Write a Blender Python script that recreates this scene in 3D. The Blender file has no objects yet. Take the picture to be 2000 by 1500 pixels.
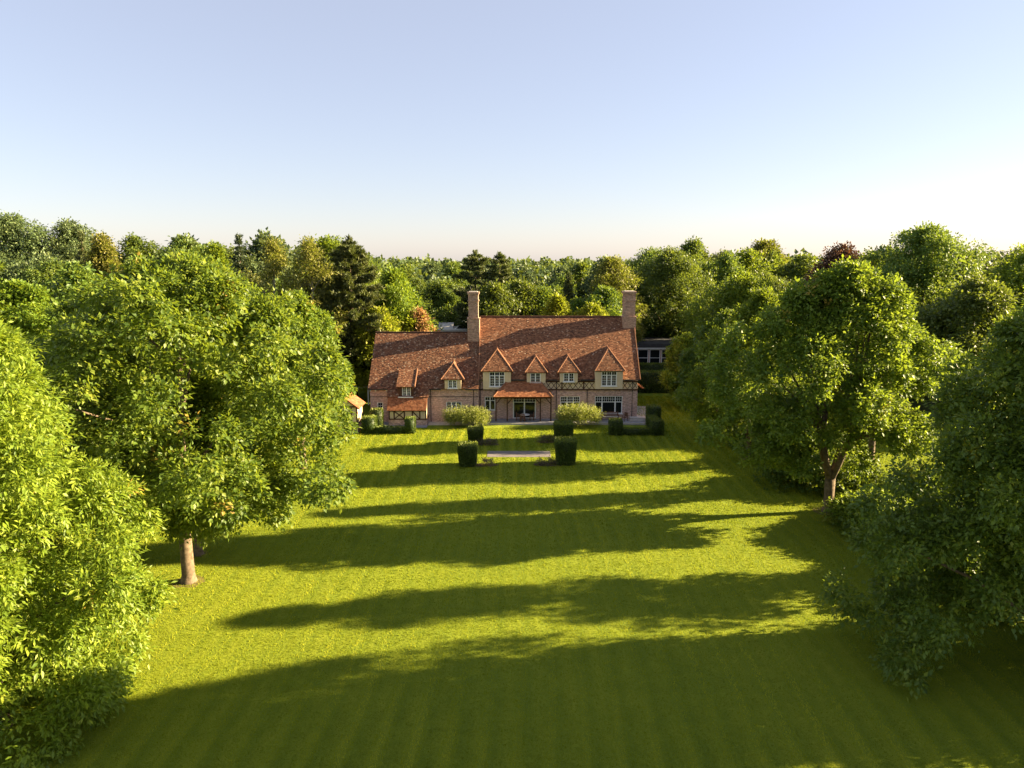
import bpy, math, random
import numpy as np
from mathutils import Vector

C = bpy.context.scene.collection
R = math.radians
# ------------------------------------------------------------------ camera, sky, sun, exposure
SC = bpy.context.scene
cam_d = bpy.data.cameras.new('camera'); cam = bpy.data.objects.new('camera', cam_d); C.objects.link(cam)
cam.location = (0, 0, 18.8); cam.rotation_euler = (R(80), 0, 0)
cam_d.sensor_width = 36; cam_d.lens = 36 * 1390 / 2000; cam_d.clip_start = .5; cam_d.clip_end = 6000
SC.camera = cam
SUN_AZ, SUN_EL = 82, 20                     # azimuth clockwise from +Y (away from the camera), elevation
world = bpy.data.worlds.new('World'); SC.world = world; world.use_nodes = True
wn = world.node_tree; bg = wn.nodes['Background']
sky = wn.nodes.new('ShaderNodeTexSky'); sky.sky_type = 'NISHITA'; sky.sun_disc = False
sky.sun_elevation = R(SUN_EL); sky.sun_rotation = R(SUN_AZ); sky.altitude = 50
sky.air_density = 1.0; sky.dust_density = .5; sky.ozone_density = 2.0
hsv = wn.nodes.new('ShaderNodeHueSaturation'); hsv.inputs['Saturation'].default_value = .95          # a milky summer evening sky
tint = wn.nodes.new('ShaderNodeMix'); tint.data_type = 'RGBA'; tint.blend_type = 'MULTIPLY'; tint.inputs[0].default_value = 1; tint.inputs[7].default_value = (1.045, .963, 1.0, 1)
veil = wn.nodes.new('ShaderNodeMix'); veil.data_type = 'RGBA'; veil.inputs[0].default_value = .54; veil.inputs[7].default_value = (2.42, 2.42, 2.75, 1)
wn.links.new(sky.outputs[0], hsv.inputs['Color']); wn.links.new(hsv.outputs[0], tint.inputs[6]); wn.links.new(tint.outputs[2], veil.inputs[6]); wn.links.new(veil.outputs[2], bg.inputs[0])
bg.inputs[1].default_value = .044
sun_d = bpy.data.lights.new('sun', 'SUN'); sun = bpy.data.objects.new('sun', sun_d); C.objects.link(sun)
sv = Vector((math.sin(R(SUN_AZ)) * math.cos(R(SUN_EL)), math.cos(R(SUN_AZ)) * math.cos(R(SUN_EL)), math.sin(R(SUN_EL))))
sun.rotation_euler = (-sv).to_track_quat('-Z', 'Y').to_euler(); sun.location = sv * 200
sun_d.energy = 5.0; sun_d.angle = R(.53); sun_d.color = (1, .79, .48)
SC.view_settings.view_transform = 'Standard'; SC.view_settings.look = 'None'
SC.view_settings.gamma = 1; SC.view_settings.exposure = 2.6
cy = SC.cycles
cy.max_bounces = 6; cy.diffuse_bounces = 3; cy.glossy_bounces = 2; cy.transmission_bounces = 3; cy.transparent_max_bounces = 4

# ------------------------------------------------------------------ materials
def newmat(name):
    m = bpy.data.materials.new(name); m.use_nodes = True
    nt = m.node_tree; b = nt.nodes['Principled BSDF']; b.inputs['Roughness'].default_value = .8
    b.inputs['Specular IOR Level'].default_value = .25
    return m, nt, b
def nd(nt, t, **kw):
    n = nt.nodes.new(t)
    for k, v in kw.items():
        if k in n.inputs: n.inputs[k].default_value = v
        else: setattr(n, k, v)
    return n
def ramp(nt, fac, stops):
    r = nt.nodes.new('ShaderNodeValToRGB'); e = r.color_ramp.elements
    while len(e) < len(stops): e.new(.5)
    for i, (p, c) in enumerate(stops): e[i].position = p; e[i].color = (*c, 1)
    nt.links.new(fac, r.inputs[0]); return r.outputs[0]
def mix(nt, fac, a, b, mode='MIX'):
    m = nt.nodes.new('ShaderNodeMix'); m.data_type = 'RGBA'; m.blend_type = mode
    for s, v in ((m.inputs[0], fac), (m.inputs[6], a), (m.inputs[7], b)):
        if hasattr(v, 'links'): nt.links.new(v, s)
        elif isinstance(v, (int, float)): s.default_value = v
        else: s.default_value = (*v, 1)
    return m.outputs[2]
def noise(nt, scale, detail=4, rough=.6, coord='Object', vscale=None):
    tc = nt.nodes.new('ShaderNodeTexCoord'); n = nd(nt, 'ShaderNodeTexNoise', Scale=scale, Detail=detail, Roughness=rough)
    src = tc.outputs[coord]
    if vscale:
        mp = nt.nodes.new('ShaderNodeMapping'); mp.inputs['Scale'].default_value = vscale
        nt.links.new(src, mp.inputs[0]); src = mp.outputs[0]
    nt.links.new(src, n.inputs['Vector']); return n.outputs['Fac']
def bump(nt, b, h, strength=.5, dist=.02):
    n = nd(nt, 'ShaderNodeBump', Strength=strength, Distance=dist)
    nt.links.new(h, n.inputs['Height']); nt.links.new(n.outputs[0], b.inputs['Normal'])
def plain(name, c0, c1, scale=3, rough=.8, bmp=.3):
    m, nt, b = newmat(name); f = noise(nt, scale)
    nt.links.new(ramp(nt, f, [(.3, c0), (.7, c1)]), b.inputs['Base Color']); b.inputs['Roughness'].default_value = rough
    if bmp: bump(nt, b, noise(nt, scale * 6), bmp)
    return m
def foliage(name, stops, trans=.4, tcol=(.46, .56, .03), spread=.12, rough=.5, spec=.35):
    """leaf colour from the per-leaf 'tone' attribute, some light passing through each leaf"""
    m = bpy.data.materials.new(name); m.use_nodes = True; nt = m.node_tree; nt.nodes.clear()
    out = nt.nodes.new('ShaderNodeOutputMaterial')
    at = nt.nodes.new('ShaderNodeAttribute'); at.attribute_name = 'tone'
    oi = nt.nodes.new('ShaderNodeObjectInfo')
    col = ramp(nt, at.outputs['Fac'], stops)
    hs = nt.nodes.new('ShaderNodeHueSaturation')
    mr = nd(nt, 'ShaderNodeMapRange'); mr.inputs[3].default_value = 1 - spread; mr.inputs[4].default_value = 1 + spread
    mh = nd(nt, 'ShaderNodeMapRange'); mh.inputs[3].default_value = .5 - spread * .05; mh.inputs[4].default_value = .5 + spread * .03
    nt.links.new(oi.outputs['Random'], mr.inputs[0]); nt.links.new(mr.outputs[0], hs.inputs['Value'])
    nt.links.new(oi.outputs['Random'], mh.inputs[0]); nt.links.new(mh.outputs[0], hs.inputs['Hue'])
    nt.links.new(col, hs.inputs['Color']); col = hs.outputs[0]
    p = nt.nodes.new('ShaderNodeBsdfPrincipled'); p.inputs['Roughness'].default_value = rough; p.inputs['Specular IOR Level'].default_value = spec
    nt.links.new(col, p.inputs['Base Color'])
    t = nt.nodes.new('ShaderNodeBsdfTranslucent'); nt.links.new(mix(nt, .45, col, tcol), t.inputs[0])
    s = nt.nodes.new('ShaderNodeMixShader'); s.inputs[0].default_value = trans
    nt.links.new(p.outputs[0], s.inputs[1]); nt.links.new(t.outputs[0], s.inputs[2]); nt.links.new(s.outputs[0], out.inputs[0])
    return m
M = {}
M['leaf_maple'] = foliage('leaf_maple', [(0, (.045, .09, .012)), (.5, (.118, .19, .02)), (.9, (.26, .31, .042)), (1, (.38, .27, .05))])
M['leaf_ash'] = foliage('leaf_ash', [(0, (.065, .115, .010)), (.5, (.17, .24, .02)), (.9, (.31, .36, .04)), (1, (.42, .28, .05))])
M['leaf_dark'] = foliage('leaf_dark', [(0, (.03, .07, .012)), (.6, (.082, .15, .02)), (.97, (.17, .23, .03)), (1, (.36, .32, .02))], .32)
M['leaf_lime'] = foliage('leaf_lime', [(0, (.05, .10, .01)), (.6, (.14, .205, .016)), (1, (.29, .33, .03))])
M['leaf_wood'] = foliage('leaf_wood', [(0, (.04, .08, .018)), (.6, (.105, .16, .028)), (1, (.21, .24, .045))], .3, spread=.3)
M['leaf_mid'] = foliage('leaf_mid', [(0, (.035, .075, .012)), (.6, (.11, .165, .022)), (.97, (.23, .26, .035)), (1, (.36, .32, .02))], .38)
M['leaf_far'] = foliage('leaf_far', [(0, (.03, .055, .018)), (.6, (.07, .105, .03)), (1, (.14, .165, .045))], .2, spread=.3)
M['grass'] = foliage('grass', [(0, (.115, .165, .009)), (.5, (.225, .25, .012)), (1, (.35, .355, .027))], .32, (.42, .52, .02), 0, .9, .08)
M['leaf_grey'] = foliage('leaf_grey', [(0, (.06, .095, .035)), (.6, (.12, .17, .06)), (1, (.22, .26, .09))], .25, (.3, .35, .08))
M['leaf_olive'] = foliage('leaf_olive', [(0, (.09, .095, .02)), (.6, (.18, .17, .03)), (1, (.28, .25, .05))], .3)
M['leaf_copper'] = foliage('leaf_copper', [(0, (.04, .022, .014)), (.6, (.09, .048, .024)), (1, (.16, .09, .04))], .2, (.25, .1, .03))
M['leaf_russet'] = foliage('leaf_russet', [(0, (.24, .13, .05)), (.6, (.40, .24, .10)), (1, (.5, .33, .15))], .3, (.5, .25, .06))
M['leaf_yellow'] = foliage('leaf_yellow', [(0, (.12, .15, .01)), (.6, (.23, .24, .015)), (1, (.34, .31, .025))], .4)
M['needle'] = foliage('needle', [(0, (.045, .068, .025)), (.6, (.11, .13, .042)), (1, (.21, .20, .07))], .12)
M['needle_blue'] = foliage('needle_blue', [(0, (.025, .045, .025)), (.6, (.045, .07, .035)), (1, (.08, .10, .05))], .12)
M['yew'] = foliage('yew', [(0, (.025, .045, .010)), (.5, (.08, .125, .018)), (1, (.27, .29, .035))], .12)
M['shrub_pale'] = foliage('shrub_pale', [(0, (.10, .13, .03)), (.5, (.24, .26, .055)), (1, (.42, .40, .11))], .3)
M['bed_plant'] = foliage('bed_plant', [(0, (.05, .07, .02)), (.5, (.12, .09, .06)), (1, (.22, .15, .12))], .25)
M['bark'] = plain('bark', (.075, .055, .035), (.21, .155, .10), 5, .9, 1.)
M['dry_grass'] = plain('dry_grass', (.10, .085, .02), (.20, .17, .05), 5, .95, .5)
M['bark_dark'] = plain('bark_dark', (.05, .036, .025), (.12, .085, .055), 7, .9, .7)
M['bark_birch'] = plain('bark_birch', (.2, .17, .13), (.4, .36, .3), 5, .85, .4)
M['timber'] = plain('timber', (.05, .022, .013), (.10, .045, .026), 6, .75, .3)
M['teak'] = plain('teak', (.11, .05, .03), (.20, .10, .06), 8, .7, .2)
M['plaster'] = plain('plaster', (.60, .47, .30), (.70, .57, .38), 1.3, .9, .15)
M['white_paint'] = plain('white_paint', (.74, .74, .73), (.82, .82, .80), 3, .5, 0)
M['stone'] = plain('stone', (.36, .33, .29), (.52, .48, .43), 2.5, .85, .3)
M['slate_paving'] = plain('slate_paving', (.20, .20, .215), (.30, .30, .31), 1.5, .7, .2)
M['slab'] = plain('slab', (.13, .115, .11), (.20, .175, .165), .9, .85, .2)
M['soil'] = plain('soil', (.05, .03, .02), (.12, .075, .045), 8, .95, .6)
M['flat_roof'] = plain('flat_roof', (.03, .03, .034), (.07, .07, .075), 1, .7, 0)
M['pale_roof'] = plain('pale_roof', (.45, .43, .40), (.58, .55, .5), 1, .7, 0)
M['metal'] = plain('metal', (.03, .028, .027), (.05, .047, .045), 4, .5, 0)
M['lead'] = plain('lead', (.16, .16, .17), (.24, .24, .25), 4, .5, 0)

def mk_glass():
    m, nt, b = newmat('window_glass')
    b.inputs['Base Color'].default_value = (.012, .014, .016, 1); b.inputs['Roughness'].default_value = .06
    b.inputs['Specular IOR Level'].default_value = .5
    bump(nt, b, noise(nt, 1.5, 2), .12, .02); return m
M['glass'] = mk_glass()
def mk_brick(name, a, b_, mortar, pale):
    m, nt, b = newmat(name)
    uv = nt.nodes.new('ShaderNodeUVMap')
    br = nd(nt, 'ShaderNodeTexBrick'); br.inputs['Scale'].default_value = 1
    br.inputs['Brick Width'].default_value = .23; br.inputs['Row Height'].default_value = .078
    br.inputs['Mortar Size'].default_value = .009; br.inputs['Bias'].default_value = 0
    br.inputs['Color1'].default_value = (*a, 1); br.inputs['Color2'].default_value = (*b_, 1); br.inputs['Mortar'].default_value = (*mortar, 1)
    nt.links.new(uv.outputs[0], br.inputs['Vector'])
    f = noise(nt, 1.1, 5, .7); f2 = noise(nt, 3, 4, .8, vscale=(1, 1, 2.4))
    c = mix(nt, ramp(nt, f, [(.42, (0, 0, 0)), (.75, (.6, .6, .6))]), br.outputs[0], pale)
    c = mix(nt, .75, c, ramp(nt, f2, [(.38, (.42, .39, .38)), (.62, (1.38, 1.36, 1.36))]), 'MULTIPLY')
    nt.links.new(c, b.inputs['Base Color']); b.inputs['Roughness'].default_value = .9
    bump(nt, b, br.outputs[1], .5, -.012); return m
M['brick'] = mk_brick('brick', (.44, .235, .185), (.60, .37, .30), (.60, .52, .46), (.64, .48, .42))
M['brick_chimney'] = mk_brick('brick_chimney', (.30, .17, .11), (.42, .25, .16), (.46, .37, .28), (.46, .33, .23))
def mk_tile(name, stops, moss=.25):
    m, nt, b = newmat(name)
    at = nt.nodes.new('ShaderNodeAttribute'); at.attribute_name = 'tone'
    c = ramp(nt, at.outputs['Fac'], stops)
    f = noise(nt, .8, 6, .75); f2 = noise(nt, 6, 3, .7)
    c = mix(nt, ramp(nt, f, [(.48, (0, 0, 0)), (.75, (moss * 2, moss * 2, moss * 2))]), c, (.17, .10, .06))
    c = mix(nt, .6, c, ramp(nt, f2, [(.3, (.65, .65, .65)), (.7, (1.25, 1.25, 1.25))]), 'MULTIPLY')
    nt.links.new(c, b.inputs['Base Color']); b.inputs['Roughness'].default_value = .85
    bump(nt, b, f2, .3); return m
M['tile'] = mk_tile('tile', [(0, (.07, .03, .017)), (.45, (.185, .079, .039)), (.8, (.29, .132, .065)), (.93, (.33, .18, .10)), (1, (.42, .29, .19))])
M['tile_old'] = mk_tile('tile_old', [(0, (.06, .03, .02)), (.45, (.17, .072, .038)), (.8, (.28, .13, .065)), (.9, (.33, .19, .11)), (1, (.44, .32, .22))], .4)
M['tile_new'] = mk_tile('tile_new', [(0, (.18, .065, .03)), (.5, (.31, .115, .048)), (1, (.42, .19, .09))], .1)
M['ridge'] = mk_tile('ridge', [(0, (.28, .135, .072)), (1, (.37, .20, .115))], .1)

def mk_lawn():
    m, nt, b = newmat('lawn_grass')
    tc = nt.nodes.new('ShaderNodeTexCoord'); sp = nt.nodes.new('ShaderNodeSeparateXYZ')
    nt.links.new(tc.outputs['Object'], sp.inputs[0])
    def mth(op, a, b_=None):
        n = nt.nodes.new('ShaderNodeMath'); n.operation = op
        for i, v in enumerate((a, b_)):
            if v is None: continue
            if hasattr(v, 'links'): nt.links.new(v, n.inputs[i])
            else: n.inputs[i].default_value = v
        return n.outputs[0]
    wob = noise(nt, .12, 3, .6)
    xs = mth('ADD', sp.outputs[0], mth('MULTIPLY', wob, .9))
    st = mth('SINE', mth('MULTIPLY', xs, 2 * math.pi / 1.35))          # mowing stripes run towards the house
    st = mth('MULTIPLY', st, mth('ADD', noise(nt, .09, 3), -.1))
    big = noise(nt, .10, 4, .6); mid = noise(nt, 1.3, 5, .7); fine = noise(nt, 12, 5, .8); streak = noise(nt, 2.2, 4, .7, vscale=(3.2, .35, 1))
    v = mth('ADD', mth('MULTIPLY', st, .2), mth('ADD', mth('MULTIPLY', big, .55), mth('MULTIPLY', mid, .35)))
    v = mth('ADD', v, mth('MULTIPLY', mth('ADD', fine, -.5), .75)); v = mth('ADD', v, mth('MULTIPLY', mth('ADD', streak, -.5), .35))
    c = ramp(nt, v, [(.1, (.06, .11, .006)), (.4, (.14, .185, .009)), (.62, (.20, .235, .012)), (.95, (.30, .30, .03))])
    nt.links.new(c, b.inputs['Base Color']); b.inputs['Roughness'].default_value = .9; b.inputs['Specular IOR Level'].default_value = .1
    b.inputs['Sheen Weight'].default_value = .15; b.inputs['Sheen Tint'].default_value = (.7, .8, .2, 1)
    bump(nt, b, mth('ADD', fine, mth('MULTIPLY', noise(nt, 26, 3, .7), .9)), 1., .07); return m
M['lawn'] = mk_lawn()
M['ground'] = plain('ground', (.035, .05, .012), (.08, .095, .02), .35, .95, .6)

# ------------------------------------------------------------------ mesh helpers
class MB:
    def __init__(s): s.v = []; s.f = []
    def face(s, pts):
        k = len(s.v); s.v += [tuple(p) for p in pts]; s.f.append(tuple(range(k, k + len(pts)))); return s
    def box(s, x0, x1, y0, y1, z0, z1):
        p = [(x, y, z) for z in (z0, z1) for y in (y0, y1) for x in (x0, x1)]
        for q in ((0, 2, 3, 1), (4, 5, 7, 6), (0, 1, 5, 4), (2, 6, 7, 3), (0, 4, 6, 2), (1, 3, 7, 5)): s.face([p[i] for i in q])
        return s
    def bar(s, a, b, w, d, up=(0, 1, 0)):
        a = Vector(a); b = Vector(b); t = (b - a).normalized(); n = Vector(up); n = (n - t * n.dot(t)).normalized(); o = t.cross(n)
        p = [q + o * (i * w / 2) + n * (j * d / 2) for q in (a, b) for j in (-1, 1) for i in (-1, 1)]
        for q in ((0, 2, 3, 1), (4, 5, 7, 6), (0, 1, 5, 4), (2, 6, 7, 3), (0, 4, 6, 2), (1, 3, 7, 5)): s.face([p[i] for i in q])
        return s
    def tube(s, pts, rad, n=8, cap=True):
        k = len(s.v); P = [Vector(p) for p in pts]
        for i, p in enumerate(P):
            t = (P[min(i + 1, len(P) - 1)] - P[max(i - 1, 0)]).normalized()
            a = t.cross(Vector((.31, .95, .05))).normalized(); b = t.cross(a)
            for j in range(n):
                w = 2 * math.pi * j / n; s.v.append(tuple(p + (a * math.cos(w) + b * math.sin(w)) * rad[i]))
        for i in range(len(P) - 1):
            for j in range(n):
                s.f.append((k + i * n + j, k + i * n + (j + 1) % n, k + (i + 1) * n + (j + 1) % n, k + (i + 1) * n + j))
        if cap:
            s.f.append(tuple(k + j for j in reversed(range(n)))); s.f.append(tuple(k + (len(P) - 1) * n + j for j in range(n)))
        return s
    def build(s, name, mat, parent=None, smooth=False, label=None, bevel=0):
        me = bpy.data.meshes.new(name); me.from_pydata(s.v, [], s.f); me.materials.append(M[mat] if isinstance(mat, str) else mat)
        uv = me.uv_layers.new(name='UVMap')
        for p in me.polygons:
            n = p.normal
            u = Vector((0, 0, 1)).cross(n)
            u = Vector((1, 0, 0)) if u.length < .05 else u.normalized()
            v = n.cross(u)
            for li in p.loop_indices:
                co = me.vertices[me.loops[li].vertex_index].co; uv.data[li].uv = (co.dot(u), co.dot(v))
        if smooth: me.polygons.foreach_set('use_smooth', [True] * len(me.polygons))
        o = bpy.data.objects.new(name, me); C.objects.link(o); o.parent = parent
        if bevel:
            md = o.modifiers.new('bevel', 'BEVEL'); md.width = bevel; md.segments = 2; md.limit_method = 'ANGLE'
        if label: o['label'] = label
        return o
def thing(name, label, cat, loc=(0, 0, 0), group=None, rz=0):
    o = bpy.data.objects.new(name, None); C.objects.link(o); o.location = loc; o.rotation_euler = (0, 0, rz)
    o.empty_display_size = .5; o['label'] = label; o['category'] = cat
    if group: o['group'] = group
    return o
def tag(o, label, cat, group=None, kind=None):
    o['label'] = label; o['category'] = cat
    if group: o['group'] = group
    if kind: o['kind'] = kind
    return o
def dup(root, loc, rz=0, sc=(1, 1, 1), label=None, group=None, cat=None):
    r = root.copy(); C.objects.link(r); r.location = loc; r.rotation_euler = (0, 0, rz); r.scale = sc
    if label: r['label'] = label
    if group: r['group'] = group
    if cat: r['category'] = cat
    for ch in list(root.children):
        c = ch.copy(); C.objects.link(c); c.parent = r
        for g in list(ch.children):
            d = g.copy(); C.objects.link(d); d.parent = c
    return r
def npmesh(name, V, F, mat, tone=None, parent=None):
    """mesh from arrays; F has one row of vertex indices per face"""
    me = bpy.data.meshes.new(name); nf, k = F.shape
    me.vertices.add(len(V)); me.vertices.foreach_set('co', V.astype(np.float32).ravel())
    me.loops.add(nf * k); me.loops.foreach_set('vertex_index', F.astype(np.int32).ravel())
    me.polygons.add(nf); me.polygons.foreach_set('loop_start', (np.arange(nf) * k).astype(np.int32))
    me.polygons.foreach_set('loop_total', np.full(nf, k, np.int32))
    if tone is not None:
        a = me.attributes.new('tone', 'FLOAT', 'FACE'); a.data.foreach_set('value', tone.astype(np.float32))
    me.update(calc_edges=True); me.materials.append(M[mat])
    o = bpy.data.objects.new(name, me); C.objects.link(o); o.parent = parent; return o
def unit(a): return a / np.maximum(np.linalg.norm(a, axis=-1, keepdims=True), 1e-6)

# ------------------------------------------------------------------ foliage
def leaf_arrays(P, T, Nn, L, W, tone, fold=.18):
    T = unit(T); S = unit(np.cross(T, Nn)); Nn = np.cross(S, T); L = L[:, None]; W = W[:, None]
    a = P; tip = P + T * L; l = P + T * L * .42 + S * W * .5 + Nn * W * fold; r = P + T * L * .42 - S * W * .5 + Nn * W * fold
    V = np.stack([a, l, tip, r], 1).reshape(-1, 3); n = len(P); i = np.arange(n)[:, None] * 4
    F = np.concatenate([i + [[0, 2, 1]], i + [[0, 3, 2]]], 1).reshape(-1, 3)
    return V, F, np.repeat(tone, 2)
def sprays(rng, c, r, out, ns, k, L, W, slen, droop=.25, zs=.85, up=.25, wander=.5, inner=.45, jit=.05):
    """leafy twigs round lobe centres c (n,3) of radius r (n,), each twig carrying k leaves"""
    n = len(c); li = np.repeat(np.arange(n), ns)
    d = unit(rng.normal(size=(len(li), 3)) + out[li] * .75 + np.array([0, 0, up]))
    rad = r[li] * (1 - (1 - inner) * rng.random(len(li)) ** 1.6)
    base = c[li] + d * rad[:, None] * np.array([1, 1, zs])
    ax = unit(d + out[li] * .45 + rng.normal(size=d.shape) * wander + np.array([0, 0, -droop]))
    lt = np.clip(rng.normal(.45, .14, len(li)), 0, .88)              # twig tone
    m = len(li); j = np.tile(np.arange(k), m); ti = np.repeat(np.arange(m), k)
    s = (j + rng.random(len(j))) / k
    sl = slen * (.7 + .6 * rng.random(m))
    P = base[ti] + ax[ti] * (s * sl[ti])[:, None] + np.array([0, 0, -1.]) * (s ** 2 * sl[ti] * droop)[:, None] 
    J = rng.normal(size=(len(j), 3)) * jit; P = P + J
    side = unit(np.cross(ax[ti], rng.normal(size=P.shape)))
    T = ax[ti] * .7 + side * .85 + J * (1.2 / max(jit, .12)) + np.array([0, 0, -.25 - droop * .5]) + rng.normal(size=P.shape) * .2
    Nn = np.array([0, 0, .75]) + rng.normal(size=P.shape) * .3 + d[ti] * .45 + J * (.75 / max(jit, .08))
    sz = .65 + .7 * rng.random(len(P))
    tn = np.clip(lt[ti] + rng.normal(0, .13, len(P)), 0, .9)
    odd = rng.random(m) < .004; tn = np.where(odd[ti], 1., tn)
    return leaf_arrays(P, T, Nn, L * sz, W * sz, tn)
def cat(parts):
    V = []; F = []; t = []; o = 0
    for v, f, tn in parts: V.append(v); F.append(f + o); t.append(tn); o += len(v)
    return np.concatenate(V), np.concatenate(F), np.concatenate(t)
PROF = {
    'oval': [(0, .22), (.1, .52), (.25, .84), (.42, 1), (.6, .96), (.78, .77), (.9, .5), (1, .12)],
    'drape': [(0, .8), (.15, .85), (.35, 1), (.5, 1), (.65, .9), (.8, .7), (.92, .42), (1, .12)],
    'round': [(0, .35), (.12, .72), (.3, .97), (.45, 1), (.62, .93), (.78, .74), (.9, .47), (1, .12)],
    'broad': [(0, .55), (.1, .85), (.25, 1), (.45, .98), (.65, .85), (.8, .65), (.92, .38), (1, .1)],
    'egg': [(0, .4), (.12, .8), (.28, 1), (.45, .95), (.62, .78), (.78, .55), (.9, .32), (1, .08)],
    'column': [(0, .6), (.15, .9), (.4, 1), (.6, .92), (.78, .72), (.9, .48), (1, .15)],
    'skirt': [(0, .9), (.12, 1), (.3, .98), (.5, .88), (.68, .7), (.82, .5), (.93, .28), (1, .1)],
}
def crown_lobes(rng, h0, h1, R_, prof, n, lr, off=(0, 0), rough=.16, fmin=.45):
    p = np.array(PROF[prof]); ph = rng.random(8) * 6.3
    t = (np.arange(n) + rng.random(n)) / n; rng.shuffle(t); t = .04 + .93 * t
    w = np.interp(t, p[:, 0], p[:, 1])
    az = np.arange(n) * 2.39996 + rng.random(n) * .9
    irr = 1 + rough * (np.sin(2 * az + ph[0] + 3 * t) + .7 * np.sin(3 * az + ph[1] - 7 * t) + .6 * np.sin(5 * az + ph[2] + 11 * t))
    f = (fmin + (1 - fmin) * np.sqrt(rng.random(n))) * (1 + .16 * rng.normal(size=n).clip(-1.2, 1.5))
    rr = np.maximum(R_ * w * irr - lr * .8, .1) * f
    H = h1 - h0
    c = np.stack([off[0] * (1 - abs(2 * t - .9) * .4) + rr * np.cos(az), off[1] + rr * np.sin(az), h0 + lr * .6 + t * (H - lr * 1.35)], 1)
    r = lr * (.65 + .65 * rng.random(n)) * (.65 + .35 * np.minimum(w * 1.3, 1))
    mid = np.array([off[0], off[1], h0 + H * .42])
    return c, r, unit((c - mid) * np.array([1, 1, .8]))
def branches(rng, c, trunk_h, r0, h0, top, off=(0, 0), nl=12, fork=0):
    mb = MB(); lean = rng.normal(size=2) * .15
    if fork:
        zf = trunk_h
        mb.tube([(0, 0, -.1), (0, 0, .25), (.02, 0, zf * .5), (0, 0, zf)], [r0 * 1.5, r0 * 1.1, r0, r0 * 1.05], 10)
        starts = []
        for i in range(fork):
            a = 6.28 * i / fork + .6; q = Vector((math.cos(a), math.sin(a), 0)); e = top * .8
            pts = [Vector((0, 0, zf - .15)), q * .5 + Vector((0, 0, zf + 1.0)), q * 1.3 + Vector((0, 0, zf + 3.2)), q * 2.2 + Vector((0, 0, e))]
            mb.tube(pts, [r0 * .75, r0 * .6, r0 * .42, .05], 8); starts += pts[1:3]
    else:
        tx = [(0, 0, -.15), (0, 0, .12), (.01, 0, .5), (lean[0] * .3, lean[1] * .3, trunk_h), (off[0] * .3 + lean[0], off[1] * .3 + lean[1], (trunk_h + top) * .5), (off[0] * .6 + lean[0], off[1] * .6, top * .88)]
        mb.tube(tx, [r0 * 1.75, r0 * 1.25, r0 * 1.02, r0 * .9, r0 * .5, .04], 10); starts = [Vector(tx[3]), Vector(tx[4])]
    order = np.argsort(c[:, 2]); sel = order[np.linspace(len(order) * .14, len(order) - 1, nl).astype(int)]
    for i in sel:
        e = Vector(c[i]); z = min(max(trunk_h * .95, e.z - 1.8 - .35 * math.hypot(e.x, e.y)), top * .7)
        if fork: s0 = min(starts, key=lambda q: (q - e).length)
        else:
            k = (z - trunk_h) / max(top * .88 - trunk_h, .1); s0 = Vector((off[0] * .6 * k, off[1] * .6 * k, z))
        m_ = s0.lerp(e, .5) + Vector((0, 0, .35))
        rr = max(.05, r0 * .38 * (1 - .5 * z / top)); mb.tube([s0, m_, e], [rr, rr * .7, .025], 6, False)
    return mb
def tree(name, label, catg, loc, h, R_, h0, prof='round', mat='leaf_maple', bark='bark', n=70, lr=1.7, ns=80, k=12, L=.26, W=.15, slen=.75,
         droop=.3, off=(0, 0), r0=.3, trunk_h=None, seed=1, group=None, rough=.16, fork=0, nl=14, rz=0, up=.25, wander=.5, fmin=.5, zs=.78, core=True, sy=1., lift=0., jit=.2, inner=.5, cw=1.):
    rng = np.random.default_rng(seed)
    t = thing(name, label, catg, loc, group, rz)
    def fit(q):                                                       # crowns squeezed in depth, lifted sunward: shaped for the lawn's shadow bands
        q[:, 1] = off[1] + (q[:, 1] - off[1]) * sy
        q[:, 2] += lift * np.clip(q[:, 0] / R_, 0, 1) * np.clip(1 - (q[:, 2] - h0) / (h - h0), 0, 1) * 1.3
        return q
    c, r, out = crown_lobes(rng, h0, h, R_, prof, n, lr, off, rough, fmin); c = fit(c)
    parts = [sprays(rng, c, r, out, ns, k, L, W, slen, droop, zs, up, wander, inner, jit)]
    if core:                                                          # the inner leaves that close the crown
        c2, r2, o2 = crown_lobes(rng, h0 + .12 * (h - h0), h0 + .93 * (h - h0), R_ * .74, prof, max(n // 2, 12), lr * .9, off, rough, .15); c2 = fit(c2)
        parts.append(sprays(rng, c2, r2, o2, max(int(ns * .55 * cw), 5), k, L * 1.25, W * 1.4, slen * 1.3, droop, inner=.1, jit=jit * 1.3))
    V, F, tn = cat(parts)
    npmesh('crown', V, F, mat, tn, t)
    branches(rng, c, trunk_h or h0 + .3, r0, h0, h, off, nl, fork).build('trunk', bark, t, True)
    return t
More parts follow.
